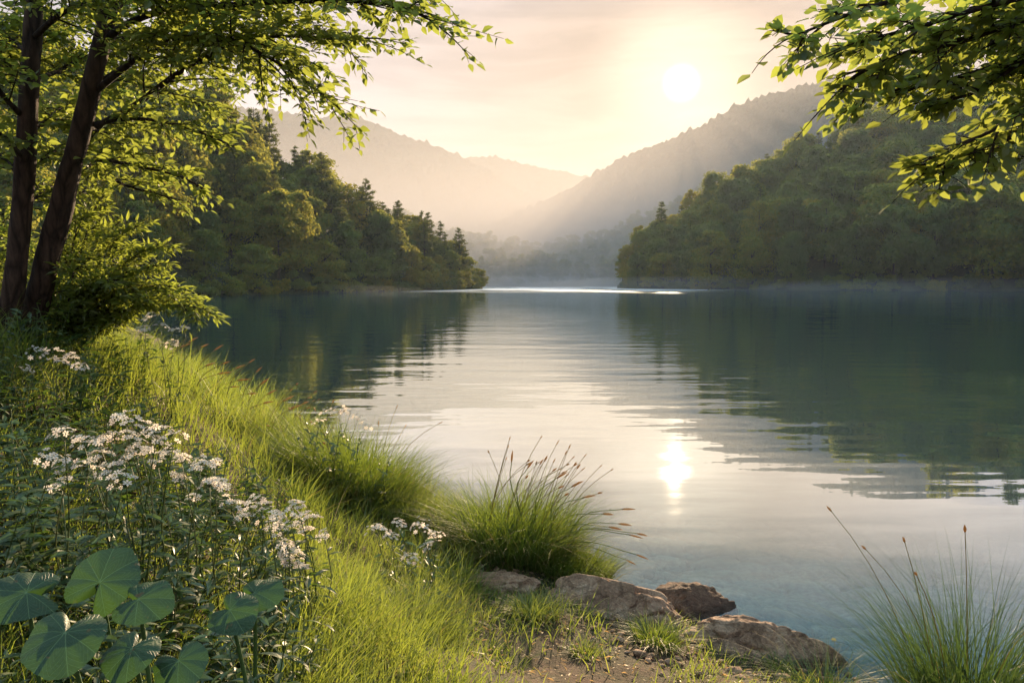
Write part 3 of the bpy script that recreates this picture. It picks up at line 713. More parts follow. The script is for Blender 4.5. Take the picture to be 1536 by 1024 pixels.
# overhanging tree on the right, its trunk stands outside the frame
kr = dict(side_len=.42, gap=.06, leaf_gap=.04, droop=.2)
tR = onground(4.7, 2.3, -.1)
def tozero(lst): return lst
near_tree('overhanging_tree', 'tree hanging broad-leaved branches into the upper right corner of the view', 
  [], [], [], 13, M['right_leaf'], tR) if False else None
def right_tree():
    rng = np.random.default_rng(13)
    e = empty('overhanging_tree', tR, 'tree hanging broad-leaved branches into the upper right corner of the view', 'tree')
    g = Geo(); c = catmull([tR, tR + [-.1, .1, 1.2], tR + [-.1, .3, 2.4], tR + [.1, .4, 3.6], tR + [.2, .3, 5.4]], 30)
    tube(g, c, np.linspace(.17, .06, 30), 18, lump=.15)
    g.build('trunk', M['bark'], e, True).location = [-float(q) for q in tR]
    hub = c[13]; hub2 = c[17]; hub3 = c[11]
    wood, lv = Geo(), Geo()
    lim = [(hub2, [(1700, -60, 3.2), (1500, -40, 3.2), (1380, -10, 3.1), (1280, 20, 3.05), (1190, 55, 3.0)], .024),
           (hub2, [(1700, 0, 3.0), (1536, 30, 3.0), (1440, 62, 2.95), (1360, 80, 2.9), (1290, 110, 2.9), (1255, 140, 2.9)], .022),
           (hub, [(1700, 60, 3.3), (1560, 80, 3.3), (1460, 110, 3.3), (1380, 130, 3.3), (1300, 140, 3.25)], .02),
           (hub, [(1720, 150, 3.1), (1600, 170, 3.1), (1520, 205, 3.0), (1460, 225, 2.95), (1405, 250, 2.9)], .016),
           (hub2, [(1750, -120, 3.5), (1560, -60, 3.6), (1440, -30, 3.6), (1330, -20, 3.5)], .022),
           (hub, [(1700, 30, 3.6), (1600, 40, 3.8), (1500, 70, 3.9), (1420, 90, 3.9)], .018),
           (hub2, [(1750, -100, 3.8), (1640, -40, 4.0), (1540, 10, 4.1), (1450, 30, 4.1), (1360, 60, 4.1), (1290, 70, 4.1)], .018),
           (hub, [(1730, 40, 3.1), (1620, 60, 3.1), (1540, 90, 3.1), (1460, 140, 3.1), (1400, 150, 3.1)], .018),
           (hub, [(1730, 80, 4.2), (1640, 100, 4.4), (1560, 120, 4.5), (1500, 130, 4.5)], .016),
           (hub2, [(1750, -60, 3.0), (1600, -20, 2.9), (1480, 10, 2.8), (1380, 40, 2.8), (1300, 60, 2.8)], .02),
           (hub2, [(1750, -60, 3.4), (1620, 0, 3.4), (1520, 50, 3.4), (1430, 90, 3.4), (1350, 120, 3.4)], .02),
           (hub, [(1750, 100, 2.8), (1640, 120, 2.8), (1560, 150, 2.8), (1500, 190, 2.8), (1450, 215, 2.8)], .016),
           (hub, [(1720, 130, 3.5), (1620, 130, 3.6), (1550, 160, 3.6), (1500, 180, 3.6)], .016)]
    for h, pts, r in lim:
        leafy_limb(wood, lv, np.vstack([[h], wpts(pts)]), r, .004, rng, leaf=.060, tpl=LEAFW, spawn=(.35, 1), **kr)
    wood.build('limbs', M['twig'], e, True).location = [-float(q) for q in tR]
    lv.build('leaves', M['right_leaf'], e).location = [-float(q) for q in tR]
right_tree()

# ------------------------------------------------------------------ grass
def visible_ground(n, xr, yr, rng):
    x = rng.uniform(*xr, n); y = rng.uniform(*yr, n); z = ground_z(x, y)
    return np.stack([x, y, z], -1)
def project(P):
    d = P - CAM; yc = d[:, 1] * cp - d[:, 2] * sp; zc = d[:, 1] * sp + d[:, 2] * cp
    return 768 + F * d[:, 0] / np.maximum(yc, .01), 512 - F * zc / np.maximum(yc, .01)

rng = np.random.default_rng(51)
def grass_field():
    geo = Geo(); n = 200000
    # denser sampling close by
    y = 1.3 + 18 * rng.uniform(size=n) ** 1.8; x = rng.uniform(-1, .42, n) * (y * .85 + .6)
    P = np.stack([x, y, ground_z(x, y)], -1)
    px, py = project(P + np.array([0, 0, .15]))
    keep = (P[:, 2] > .03) & (px > -160) & (px < 1400) & (py < 1250)
    # bare earth by the rocks
    cx = px - 880; cy = py - 970
    bare = np.exp(-((cx / 190) ** 2 + (cy / 75) ** 2))
    nzv = np.array([mn.noise(Vector((a * 1.7, b * 1.7, 3))) for a, b in zip(x, y)])
    keep &= rng.uniform(size=n) > np.clip(bare * 1.3 - .12 + .3 * (nzv < -.1) * (px > 560), 0, .97)
    keep &= ~((px > 800) & (px < 1240) & (py > 880) & (py < 1030) & (rng.uniform(size=n) < .55))
    keep &= ~((px < 430) & (py > 560) & (rng.uniform(size=n) < .55))
    P = P[keep]; px, py = px[keep], py[keep]; nzv = nzv[keep]; K = len(P)
    hgt = .16 + .20 * np.clip((P[:, 1] - 4.5) / 3, 0, 1) * (P[:, 0] < -.2)
    hgt += .10 * np.exp(-(((px - 560) / 150) ** 2 + ((py - 960) / 90) ** 2))
    hgt *= np.where(px > 700, .6, 1) * rng.uniform(.4, 1.4, K) * (1 + 1.0 * nzv) * (1 + .5 * np.array([mn.noise(Vector((a * 5, b * 5, 9))) for a, b in P[:, :2]]))
    az = rng.uniform(0, 6.283, K); bias = rng.uniform(size=K) < .45
    az = np.where(bias, rng.normal(-.5, .7, K), az)
    blades(geo, P - np.array([0, 0, .01]), hgt, (.0030 + .0011 * P[:, 1] ** .8) * rng.uniform(.8, 1.2, K), az, rng.uniform(.02, .45, K), rng.uniform(.05, .8, K))
    print('grass blades', K)
    q = rng.uniform(size=K) < .07; k2 = int(q.sum()); gd = Geo()
    blades(gd, P[q] - np.array([0, 0, .01]), hgt[q] * rng.uniform(.5, 1.3, k2), .003 + .001 * P[q, 1] ** .8, rng.uniform(0, 6.283, k2), rng.uniform(.3, 1.1, k2), rng.uniform(.1, .9, k2))
    tag(gd.build('dry_grass', M['drygrass']), 'dead straw-coloured blades scattered through the bank grass', 'grass', kind='stuff')
    tag(geo.build('grass', M['grass']), 'yellow-green grass growing over the whole near bank', 'grass', kind='stuff')
grass_field()

def seed_heads(geo, tips, dirs, L, rr, rng):
    t = np.linspace(0, 1, 6)
    par, off = geo
    for p, d, l, r in zip(tips, dirs, L, rr):
        d = nrm(d); c = p + d * (t[:, None] - .2) * l + np.array([0, 0, -.12 * l]) * (t[:, None] ** 2)
        g1 = Geo(); tube(g1, c, r * np.array([.25, .8, 1, .85, .55, .1]), 5)
        g1.build('seed_head', M['seed'], par, True).location = [-float(x) for x in off]

def tussock(name, label, base, n, H, rad, seed, mat='sedge', spread=1.0, heads=0, head_h=1.15, az_bias=None, wd=.0062, group=None, cat='grass clump', headlen=.05, straw=.0):
    rng = np.random.default_rng(seed); e = empty(name, base, label, cat, group)
    def pts(k, rr):
        a = rng.uniform(0, 6.283, k); r = rr * np.sqrt(rng.uniform(size=k)); return np.stack([r * np.cos(a), r * np.sin(a), np.full(k, -.02)], -1), a, r / max(rr, 1e-6)
    def drape(P):
        zz = ground_z(base[0] + P[:, 0], base[1] + P[:, 1]) - base[2]
        P[:, 2] += np.clip(zz, -.25, .4); return P
    g = Geo(); P, a, r = pts(n, rad); P = drape(P)
    az = a + rng.normal(0, .6, n)
    if az_bias is not None: m = rng.uniform(size=n) < .35; az = np.where(m, az_bias + rng.normal(0, .5, n), az)
    blades(g, P, H * rng.uniform(.5, 1.05, n) * (1 - .25 * r), wd * rng.uniform(.7, 1.4, n), az, spread * (.05 + .35 * r * rng.uniform(.4, 1.2, n)), spread * rng.uniform(.1, .95, n), seg=6)
    g.build('blades', M[mat], e)
    if straw:
        k = int(n * straw); g2 = Geo(); P, a, r = pts(k, rad * 1.05); P = drape(P)
        blades(g2, P, H * rng.uniform(.3, .8, k), wd * np.ones(k) * .8, a + rng.normal(0, .6, k), rng.uniform(.2, .6, k), rng.uniform(.3, 1.0, k), seg=5)
        g2.build('dry_blades', M['drygrass'], e)
    if heads:
        g1, g2 = Geo(), Geo(); P, a, r = pts(heads, rad * .8); P = drape(P)
        az = a if az_bias is None else az_bias + rng.normal(0, .55, heads)
        c = blades(g1, P, H * head_h * rng.uniform(.8, 1.12, heads), np.full(heads, .0065), az, rng.uniform(.05, .35, heads) * spread, rng.uniform(.05, .5, heads) * spread, seg=7)
        seed_heads((e, (0, 0, 0)), c[:, -1], c[:, -1] - c[:, -2], headlen * rng.uniform(.6, 1.3, heads), .0055 * rng.uniform(.7, 1.4, heads) * (headlen / .05) ** .5, rng)
        g1 = Geo()
        for q in c: tube(g1, q, np.linspace(.0030, .0018, len(q)), 4)
        g1.build('seed_stalks', M['drygrass'], e)
    return e

tussock('grass_tussock', 'large green grass tussock with brown seed heads at the water edge, centre of the bank', onground(.02, 5.95), 2600, .92, .42, 1, heads=34, head_h=1.0, az_bias=.0, straw=.12)
tussock('grass_tussock', 'low grass tussock spilling toward the rocks, right of the large central tussock', onground(.42, 5.75), 1700, .42, .30, 2, az_bias=-.2, straw=.1)
tussock('grass_tussock', 'tall green grass tussock left of the large central tussock, below pale umbel flowers', onground(-1.35, 6.7), 3200, .95, .5, 3, heads=9, head_h=.92, straw=.1)
tussock('grass_tussock', 'rounded yellow-green tussock between the two tall tussocks', onground(-.75, 6.5), 2600, .55, .42, 4, mat='grass', az_bias=-.1)
tussock('grass_tussock', 'sunlit yellow tussock on the crest left of the tall tussocks', onground(-2.1, 7.6), 2600, .55, .55, 5, mat='grass', heads=14, az_bias=0)
tussock('grass_tussock', 'big dark grass clump at the lower right corner beside the water', onground(2.15, 3.6), 1000, 1.12, .25, 6, mat='darkgrass', heads=7, head_h=.95, wd=.005, spread=.9, straw=.04, headlen=.045)
tussock('grass_tussock', 'thin dark grass clump in the shallows left of the big corner clump', onground(1.62, 3.95), 380, .42, .16, 7, mat='darkgrass', spread=1.5, wd=.0035, straw=.15)
tussock('grass_tuft', 'small green grass tuft in front of the largest rock', onground(*W(985, 1000, 4.45)[:2]), 420, .24, .12, 8, mat='sedge', straw=.1, spread=1.2)
tussock('grass_tuft', 'small yellowish grass tuft on bare earth left of the largest rock', onground(*W(800, 960, 4.6)[:2]), 420, .22, .13, 9, mat='grass', straw=.3, spread=1.3)
tussock('grass_tuft', 'short grass tuft growing in front of the flat right-hand rock', onground(*W(1165, 1010, 4.35)[:2]), 150, .17, .06, 10, mat='sedge', straw=.2, spread=1.2)
tussock('grass_tuft', 'small grass tuft right behind the half-buried stone', onground(*W(880, 1010, 4.1)[:2]), 160, .13, .08, 14, mat='grass', straw=.4, spread=1.3)
tussock('grass_tuft', 'lush green grass tuft at the bottom edge left of the bare earth', onground(*W(610, 960, 3.9)[:2]), 900, .30, .26, 15, mat='grass', straw=.08, spread=1.2)
tussock('grass_tuft', 'yellow grass tuft above the small rock, beside the white flowers', onground(*W(690, 900, 5.1)[:2]), 500, .20, .2, 16, mat='grass', straw=.5, spread=1.3)
# seeding stalks on the crest
def crest_stalks():
    rng = np.random.default_rng(61); b = onground(-2.95, 8.0); e = empty('seeding_grass', b, 'straw-coloured seeding grass stalks on the bank crest against dark water', 'grass')
    g1, g2 = Geo(), Geo()
    for t in [(285, 512), (300, 520), (322, 524), (335, 545), (352, 552), (372, 543), (384, 557), (392, 575), (310, 548), (270, 520), (405, 590), (425, 600), (360, 570), (345, 580), (440, 612), (328, 560), (376, 590), (398, 604), (455, 605)]:
        tip = W(t[0] + rng.uniform(-3, 3), t[1], 8.0 + rng.uniform(-.6, .5)); root = onground(tip[0] - rng.uniform(.1, .3), tip[1] - .1)
        mid = root * .5 + tip * .5 + np.array([-.05, 0, .06])
        c = catmull([root, mid, tip], 9); tube(g1, c, np.linspace(.0045, .003, 9), 4)
        seed_heads((e, b), [tip], [c[-1] - c[-2] + np.array([.01, 0, 0])], [rng.uniform(.09, .15)], [rng.uniform(.008, .012)], rng)
    for q, n_, m_ in ((g1, 'stalks', M['drygrass']),): q.build(n_, m_, e, True).location = [-float(x) for x in b]
crest_stalks()
def right_stalks():
    rng = np.random.default_rng(62); b = onground(.4, 5.6); e = empty('seeding_grass', b, 'arching seeding grass stalks reaching right from the central tussock over the water', 'grass')
    g1, g2 = Geo(), Geo()
    for t in [(935, 763), (930, 785), (945, 802), (960, 800), (915, 790), (955, 832), (880, 745), (862, 728), (905, 770), (940, 840), (835, 715), (790, 700), (765, 690)]:
        tip = W(t[0] + rng.uniform(-3, 3), t[1], 5.75); root = onground(.25 + rng.uniform(-.12, .15), 5.8); mid = root * .45 + tip * .55 + np.array([-.10, 0, .14])
        c = catmull([root, mid, tip], 9); tube(g1, c, np.linspace(.004, .0028, 9), 4)
        seed_heads((e, b), [tip], [c[-1] - c[-2]], [rng.uniform(.08, .12)], [rng.uniform(.007, .010)], rng)
    for q, n_, m_ in ((g1, 'stalks', M['sedge']),): q.build(n_, m_, e, True).location = [-float(x) for x in b]
right_stalks()

# ------------------------------------------------------------------ flowers
FLO_V = [[0, 0, .01]]; FLO_F = []
for k in range(6):
    a = k * math.pi / 3; ca, sa = math.cos(a), math.sin(a); i = len(FLO_V)
    for r, w, z in ((.35, .16, .0), (.8, .24, .05), (1.0, .0, .0)):
        if w: FLO_V += [[r * ca - w * sa, r * sa + w * ca, z], [r * ca + w * sa, r * sa - w * ca, z]]
        else: FLO_V += [[r * ca, r * sa, z]]
    FLO_F.append((i, i))
_t = []; _q = []
for k in range(6):
    i = 1 + k * 5; _t += [[0, i + 1, i], [i + 2, i + 3, i + 4]]; _q += [[i, i + 1, i + 3, i + 2]]
FLO = (np.array(FLO_V), [np.array(_t), np.array(_q)])

def umbel(e, head, stem_dir, rad, n, fs, rng, base):
    g = Geo(); st = Geo(); up = nrm(stem_dir * .4 + np.array([0, 0, 1.]) + rng.normal(0, .33, 3)); x = nrm(np.cross(up, [1, .2, 0])); y = np.cross(up, x)
    k = np.arange(n); rr = rad * np.sqrt((k + .5) / n); a = k * 2.4 + rng.uniform(0, 6)
    P = head + x * (rr * np.cos(a))[:, None] + y * (rr * np.sin(a))[:, None] + up * (-(rr / rad) ** 2 * rad * .42 + rng.normal(0, rad * .17, n))[:, None]
    nn_ = nrm(up + (P - head) / rad * .5 + rng.normal(0, .25, (n, 3)))
    stamp(g, *FLO, frames(np.cross(nn_, rng.normal(size=(n, 3))), nn_), P, fs * rng.uniform(.5, 1.35, n))
    hub = head - up * rad * .9
    for q in P[::2]: tube(st, [hub, (hub + q) / 2 - up * rad * .05, q], [.0011, .0009, .0008], 3)
    o = g.build('flower_head', M['petal'], e); o.location = [-float(v) for v in base]
    s = st.build('flower_stalks', M['stem'], o)
    if head[1] > 4: return hub
    ey = Geo()
    stamp(ey, np.array([[.25, 0, .06], [0, .25, .06], [-.25, 0, .06], [0, -.25, .06], [0, 0, .14]]), [np.array([[0, 1, 4], [1, 2, 4], [2, 3, 4], [3, 0, 4]])], frames(np.cross(nn_, [0, 1, .1]), nn_), P, np.full(n, fs))
    ey.build('flower_centres', M['flower_eye'], o)
    return hub

def flowering(label, heads, Y, seed, rad=.035, n=16, fs=.009, leaf=.09, spread=.05, group=None, root_dz=0, nleaf=9):
    rng = np.random.default_rng(seed)
    H = [W(px, py, Y + rng.uniform(-spread, spread) * 3) for px, py in heads]
    cx = np.mean([h[0] for h in H]); cy = np.mean([h[1] for h in H]); base = onground(cx, cy + .03, root_dz)
    e = empty('flowering_plant', base, label, 'flowering plant', group)
    st, lv = Geo(), Geo()
    for h in H:
        r = base + np.array([rng.normal(0, .03), rng.normal(0, .03), 0]); hub = umbel(e, h, h - r, rad * rng.uniform(.75, 1.2), int(n * rng.uniform(.7, 1.2)), fs, rng, base)
        c = catmull([r, r * .5 + hub * .5 + np.array([rng.normal(0, .03), rng.normal(0, .03), 0]), hub], 9); tube(st, c, np.linspace(.0035, .0016, 9), 5)
        k = nleaf; ts = rng.uniform(.2, .93, k); p = np.stack([np.interp(ts, np.linspace(0, 1, 9), c[:, j]) for j in range(3)], -1)
        a = rng.uniform(0, 6.283, k); d = np.stack([np.cos(a), np.sin(a), rng.uniform(-.3, .5, k)], -1)
        stamp(lv, *LEAFN, frames(d, np.array([0, 0, 1.]) + rng.normal(0, .3, (k, 3))), p, leaf * rng.uniform(.5, 1.3, k) * (1.2 - ts * .6))
    st.build('stems', M['stem'], e, True).location = [-float(v) for v in base]
    lv.build('leaves', M['herb'], e).location = [-float(v) for v in base]

FG = 'white umbel flowers on the near bank'
FLW = [
 ('white flowers leftmost of the main foreground group, above the round leaves', [(90, 642), (98, 690), (88, 718), (84, 684)], 2.55, .036),
 ('white flower heads facing the viewer, lower middle of the main foreground group', [(135, 690), (155, 700), (180, 712), (150, 675), (122, 655)], 2.6, .038),
 ('white flowers at the top of the main foreground group', [(183, 622), (210, 630), (235, 638), (195, 648), (228, 655)], 2.75, .034),
 ('white flowers at the right end of the main foreground group', [(262, 648), (272, 682), (250, 672), (232, 690), (300, 690)], 2.8, .033),
 ('white flower heads crowded in the middle of the main foreground group', [(165, 650), (205, 668), (188, 682), (148, 655)], 2.7, .036),
 ('small white flowers between the main group and the pinkish group', [(288, 745), (312, 718), (330, 722), (322, 690), (268, 712)], 2.9, .026),
 ('dense creamy flower heads at the left of the pinkish group', [(352, 748), (372, 756), (392, 752), (362, 770), (384, 742)], 3.1, .034),
 ('dense creamy flower heads in the middle of the pinkish group', [(402, 765), (420, 770), (410, 782), (428, 788), (436, 768)], 3.1, .036),
 ('pinkish-white flowers drooping at the lower end of the pinkish group', [(432, 812), (446, 826), (438, 838), (424, 820), (452, 845)], 3.05, .028),
 ('pinkish small flowers at the right of the pinkish group', [(452, 772), (468, 770), (445, 752), (482, 800), (458, 790)], 3.2, .026),
 ('low white flowers at the left of the patch before the central tussock', [(560, 786), (578, 790), (600, 780), (588, 800)], 4.4, .038),
 ('low white flowers at the right of the patch before the central tussock', [(628, 783), (646, 795), (655, 800), (640, 815), (618, 832)], 4.4, .038),
 ('flat white flowers beside the foot of the leaning trunk', [(58, 524), (80, 521), (105, 530), (120, 546), (90, 536), (42, 550)], 4.9, .045),
 ('small white flowers on the crest where the shrub meets the grass', [(222, 472), (245, 484), (264, 492), (214, 490), (256, 512), (276, 490)], 6.0, .045),
 ('pale umbel flowers on tall stems against the bright water', [(490, 614), (505, 609), (522, 612), (536, 620), (478, 628), (548, 634)], 6.6, .05),
]
for i, (lab, heads, Y, r) in enumerate(FLW):
    flowering(lab, heads, Y, 400 + i, rad=r * 1.35, n=17, fs=.0125 * (1 + .10 * max(0, Y - 3)), group=FG)

# leafy herbs filling the left bank
def herb_proto(seed, H, leaf, npair):
    rng = np.random.default_rng(seed); st, lv = Geo(), Geo()
    for s in range(4):
        a = rng.uniform(0, 6.283); t_ = np.array([math.cos(a) * rng.uniform(.02, .16), math.sin(a) * rng.uniform(.02, .16), H * rng.uniform(.6, 1)])
        c = catmull([[0, 0, -.03], t_ * .5 + rng.normal(0, .02, 3), t_], 10); tube(st, c, np.linspace(.004, .0015, 10), 5)
        for k in range(npair):
            t = (k + 1) / npair; p = np.array([np.interp(t, np.linspace(0, 1, 10), c[:, j]) for j in range(3)])
            for q in range(2):
                aa = k * 1.57 + q * math.pi + rng.normal(0, .25); d = np.array([math.cos(aa), math.sin(aa), rng.uniform(-.15, .55)])
                l = leaf * (1.15 - .6 * t) * rng.uniform(.7, 1.2)
                stamp(lv, *LEAF_L, frames(d[None], (np.array([0, 0, 1.]) + rng.normal(0, .2, 3))[None]), p[None], np.array([l]))
    return st.mesh('stems', M['stem']), lv.mesh('leaves', M['herb'])
def leaf_long():
    s = 6; t = np.linspace(0, 1, s + 1); w = .17 * np.sin(math.pi * t ** .8) ** .8; w[0] = .01; w[-1] = .004
    mid = np.stack([0 * t, t, -.28 * t ** 2 + .08 * t], -1); l = mid + np.stack([-w, 0 * t - .02, .05 * np.sin(math.pi * t)], -1); r = mid + np.stack([w, 0 * t - .02, .05 * np.sin(math.pi * t)], -1)
    v = np.stack([l, mid, r], 1).reshape(-1, 3); q = []
    for i in range(s): q += [[3 * i, 3 * i + 1, 3 * i + 4, 3 * i + 3], [3 * i + 1, 3 * i + 2, 3 * i + 5, 3 * i + 4]]
    return v, [np.array(q)]
LEAF_L = leaf_long()
HERB = [herb_proto(500, .42, .13, 7), herb_proto(501, .34, .11, 6), herb_proto(502, .5, .10, 9), herb_proto(503, .28, .15, 5)]
rng = np.random.default_rng(55)
spots = []
for _ in range(9000):
    y = 1.7 + 6 * rng.uniform() ** 1.2; x = rng.uniform(-1, .1) * y * .75; p = onground(x, y)
    qx, qy = project((p + np.array([0, 0, .2]))[None]); qx, qy = qx[0], qy[0]
    lim = np.interp(qy, [480, 560, 620, 700, 800, 900, 1050], [230, 215, 210, 330, 440, 450, 420])
    if qx < -60 or qx > lim or qy < 470: continue
    if all(np.hypot(p[0] - s[0][0], p[1] - s[0][1]) > .085 + .022 * y for s in spots): spots.append((p, qx, qy))
    if len(spots) >= 230: break
print('herbs', len(spots))
for p, qx, qy in spots:
    k = rng.integers(4)
    where = 'near the tree trunks' if qy < 600 else ('among the white flowers' if qy < 800 else 'around the large round leaves')
    e = empty('leafy_herb', p, 'dark green leafy herb on the left bank %s' % where, 'plant', 'leafy herbs covering the left bank')
    e.rotation_euler = (rng.normal(0, .12), rng.normal(0, .12), rng.uniform(0, 6.28)); s = rng.uniform(.65, 1.15) * (.8 if qy > 800 else 1); e.scale = (s, s, s)
    link('stems', HERB[k][0], e); link('leaves', HERB[k][1], e)
for px, py, Y, s, lab in [(500, 760, 6.1, 1.25, 'tall leafy herb with tiered leaves in front of the tall left tussock'), (530, 740, 6.3, 1.2, 'tall leafy herb just below the pale umbel flowers'),
                          (470, 740, 6.3, 1.2, 'tall leafy herb leaning left of the tall left tussock'), (575, 745, 6.2, 1.0, 'slender leafy herb between the tussocks')]:
    p = onground(*W(px, py, Y)[:2]); e = empty('leafy_herb', p, lab, 'plant'); e.scale = (s * .8, s * .8, s * 1.25)
    link('stems', HERB[2][0], e); link('leaves', HERB[2][1], e)

# ------------------------------------------------------------------ large round leaves
def bigleaf_mat():
    m, nt, out = newmat('big_leaf'); L = nt.links.new
    uv = N(nt, 'UVMap'); uv.uv_map = 'UVMap'
    sx = N(nt, 'SeparateXYZ'); L(uv.outputs[0], sx.inputs[0])   # x: angle, y: radius
    a = N(nt, 'Math', operation='MULTIPLY'); L(sx.outputs[0], a.inputs[0]); a.inputs[1].default_value = 9.0
    fr = N(nt, 'Math', operation='PINGPONG'); L(a.outputs[0], fr.inputs[0]); fr.inputs[1].default_value = .5
    w = N(nt, 'Math', operation='MULTIPLY'); L(fr.outputs[0], w.inputs[0]); L(sx.outputs[1], w.inputs[1])
    r0 = ramp(nt, [(0, (1, 1, 1)), (.010, (.5, .5, .5)), (.024, (0, 0, 0))], w.outputs[0])
    # side veins branching off the main ones
    sv = N(nt, 'Math', operation='MULTIPLY_ADD'); L(sx.outputs[1], sv.inputs[0]); sv.inputs[1].default_value = 7.0
    sv2 = N(nt, 'Math', operation='MULTIPLY'); L(fr.outputs[0], sv2.inputs[0]); sv2.inputs[1].default_value = -5.0; L(sv2.outputs[0], sv.inputs[2])
    svp = N(nt, 'Math', operation='PINGPONG'); L(sv.outputs[0], svp.inputs[0]); svp.inputs[1].default_value = .5
    r1 = ramp(nt, [(0, (.5, .5, .5)), (.09, (0, 0, 0))], svp.outputs[0])
    r = N(nt, 'VectorMath', operation='MAXIMUM'); L(r0.outputs[0], r.inputs[0]); L(r1.outputs[0], r.inputs[1])
    tc = N(nt, 'TexCoord'); nz = N(nt, 'TexNoise', Scale=14.0, Detail=5.0); L(tc.outputs['Object'], nz.inputs['Vector'])
    vo = N(nt, 'TexVoronoi', Scale=70.0, feature='DISTANCE_TO_EDGE'); L(tc.outputs['Object'], vo.inputs['Vector'])
    c = ramp(nt, [(.3, (.010, .036, .014)), (.7, (.026, .060, .020))], nz.outputs['Fac'])
    mx = N(nt, 'Mix', data_type='RGBA'); L(r.outputs[0], mx.inputs[0]); L(c.outputs[0], mx.inputs[6]); mx.inputs[7].default_value = (.14, .22, .10, 1)
    sp_ = N(nt, 'TexNoise', Scale=38.0, Detail=3.0); L(tc.outputs['Object'], sp_.inputs['Vector'])
    sr = ramp(nt, [(.66, (0, 0, 0)), (.71, (1, 1, 1))], sp_.outputs['Fac'])
    mb = N(nt, 'Mix', data_type='RGBA'); L(sr.outputs[0], mb.inputs[0]); L(mx.outputs[2], mb.inputs[6]); mb.inputs[7].default_value = (.10, .065, .02, 1)
    p = N(nt, 'BsdfPrincipled', Roughness=.5); p.inputs['Specular IOR Level'].default_value = .35; L(mb.outputs[2], p.inputs['Base Color'])
    h = N(nt, 'Math', operation='MULTIPLY_ADD'); L(r.outputs[0], h.inputs[0]); h.inputs[1].default_value = -1.2
    h2 = N(nt, 'Math', operation='MULTIPLY'); L(vo.outputs['Distance'], h2.inputs[0]); h2.inputs[1].default_value = 1.5; L(h2.outputs[0], h.inputs[2])
    b = N(nt, 'Bump', Strength=.45, Distance=.004); L(h.outputs[0], b.inputs['Height']); L(b.outputs[0], p.inputs['Normal'])
    t = N(nt, 'BsdfTranslucent'); t.inputs[0].default_value = (.10, .22, .03, 1)
    ms = N(nt, 'MixShader', Fac=.2); L(p.outputs[0], ms.inputs[1]); L(t.outputs[0], ms.inputs[2]); L(ms.outputs[0], out.inputs[0])
    return m
M['bigleaf'] = bigleaf_mat()
def big_leaf(e, c, rad, facing, tilt, base, rng, rot):
    """heart-shaped leaf, petiole joint at the notch"""
    nr, na = 10, 72
    a = np.linspace(0, 1, na + 1); th = (a * 2 - 1) * math.pi * .985
    prof = (1 - .72 * np.exp(-((math.pi - np.abs(th)) / .30) ** 2)) * (1 + .08 * np.cos(th)) * (1 + .11 * np.exp(-(np.abs(th) / .25) ** 1.3)) * (1 + .10 * np.cos(th) ** 2)
    prof *= 1 + .012 * np.sin(th * 26) + .02 * np.sin(th * 5 + rng.uniform(0, 6))
    r = np.linspace(0, 1, nr + 1)[1:]
    x = np.sin(th)[None] * prof[None] * r[:, None]; y = np.cos(th)[None] * prof[None] * r[:, None]
    fr = np.abs(((a * 9) % 1) - .5) * 2
    z = -.26 * r[:, None] ** 2 - .055 * (fr[None] - .5) * r[:, None] + .085 * np.sin(th * 3 + rng.uniform(0, 6))[None] * r[:, None] ** 2 + .12 * np.abs(x)
    v = np.vstack([[[0, 0, 0]], np.stack([x, y, z], -1).reshape(-1, 3)]) * rad
    uvr = np.concatenate([[[.5, 0]], np.stack([np.broadcast_to(a, x.shape), np.broadcast_to(r[:, None], x.shape)], -1).reshape(-1, 2)])
    n = nrm(np.array([math.sin(facing) * math.sin(tilt), -math.cos(facing) * math.sin(tilt), math.cos(tilt)]))
    d = np.array([math.sin(rot), math.cos(rot), 0]); d = nrm(d - n * d.dot(n))
    Mx = frames(d[None], n[None])[0]; v = v @ Mx.T + c
    g = Geo(); nc = na + 1
    tri = np.array([[0, 1 + j + 1, 1 + j] for j in range(na)]); q = []
    for i in range(nr - 1):
        for j in range(na): q.append([1 + i * nc + j, 1 + i * nc + j + 1, 1 + (i + 1) * nc + j + 1, 1 + (i + 1) * nc + j])
    g.add(v, [tri, np.array(q)])
    o = g.build('leaf', M['bigleaf'], e, True); o.location = [-float(q_) for q_ in base]
    uvl = o.data.uv_layers.new(name='UVMap'); idx = np.concatenate([f.ravel() for f in g.F]); uvl.data.foreach_set('uv', uvr[idx].astype(np.float32).ravel())
    s = Geo(); rt = np.array([base[0] + rng.normal(0, .05), base[1] + rng.normal(0, .05), base[2]])
    tube(s, catmull([rt, (rt + c) / 2 + np.array([0, .03, -.02]), c - n * .004], 8), np.linspace(.007, .005, 8), 7)
    s.build('leaf_stalk', M['bigleaf_stem'], o, True)
BL = [ # px,py of joint; Y; leaf radius; facing az; tilt; rot
 ('round leaf standing highest in the low leaf cluster at the lower left', [(150, 872, 1.95, .098, .2, .75, .15)]),
 ('dark round leaf cut by the left edge of the view', [(40, 888, 1.85, .092, .5, .5, -2.0)]),
 ('largest heart-shaped leaf, low at the left bottom', [(98, 948, 1.65, .094, .2, .45, 3.0)]),
 ('pointed heart-shaped leaf in the middle of the cluster', [(208, 898, 1.9, .082, -.3, .5, 1.9)]),
 ('dark round leaf partly under the others at the bottom edge', [(198, 972, 1.7, .070, 0, .45, 3.3)]),
 ('round leaf at the bottom edge right of the dark one', [(268, 990, 1.72, .068, -.2, .5, 2.6)]),
 ('pointed round leaf with pale veins right of the cluster middle', [(345, 914, 2.0, .075, -.3, .55, 2.2)]),
 ('broad leaf lit along its edge, farthest right of the cluster', [(382, 888, 2.1, .075, -.5, .45, 1.75)]),
]
rng = np.random.default_rng(71)
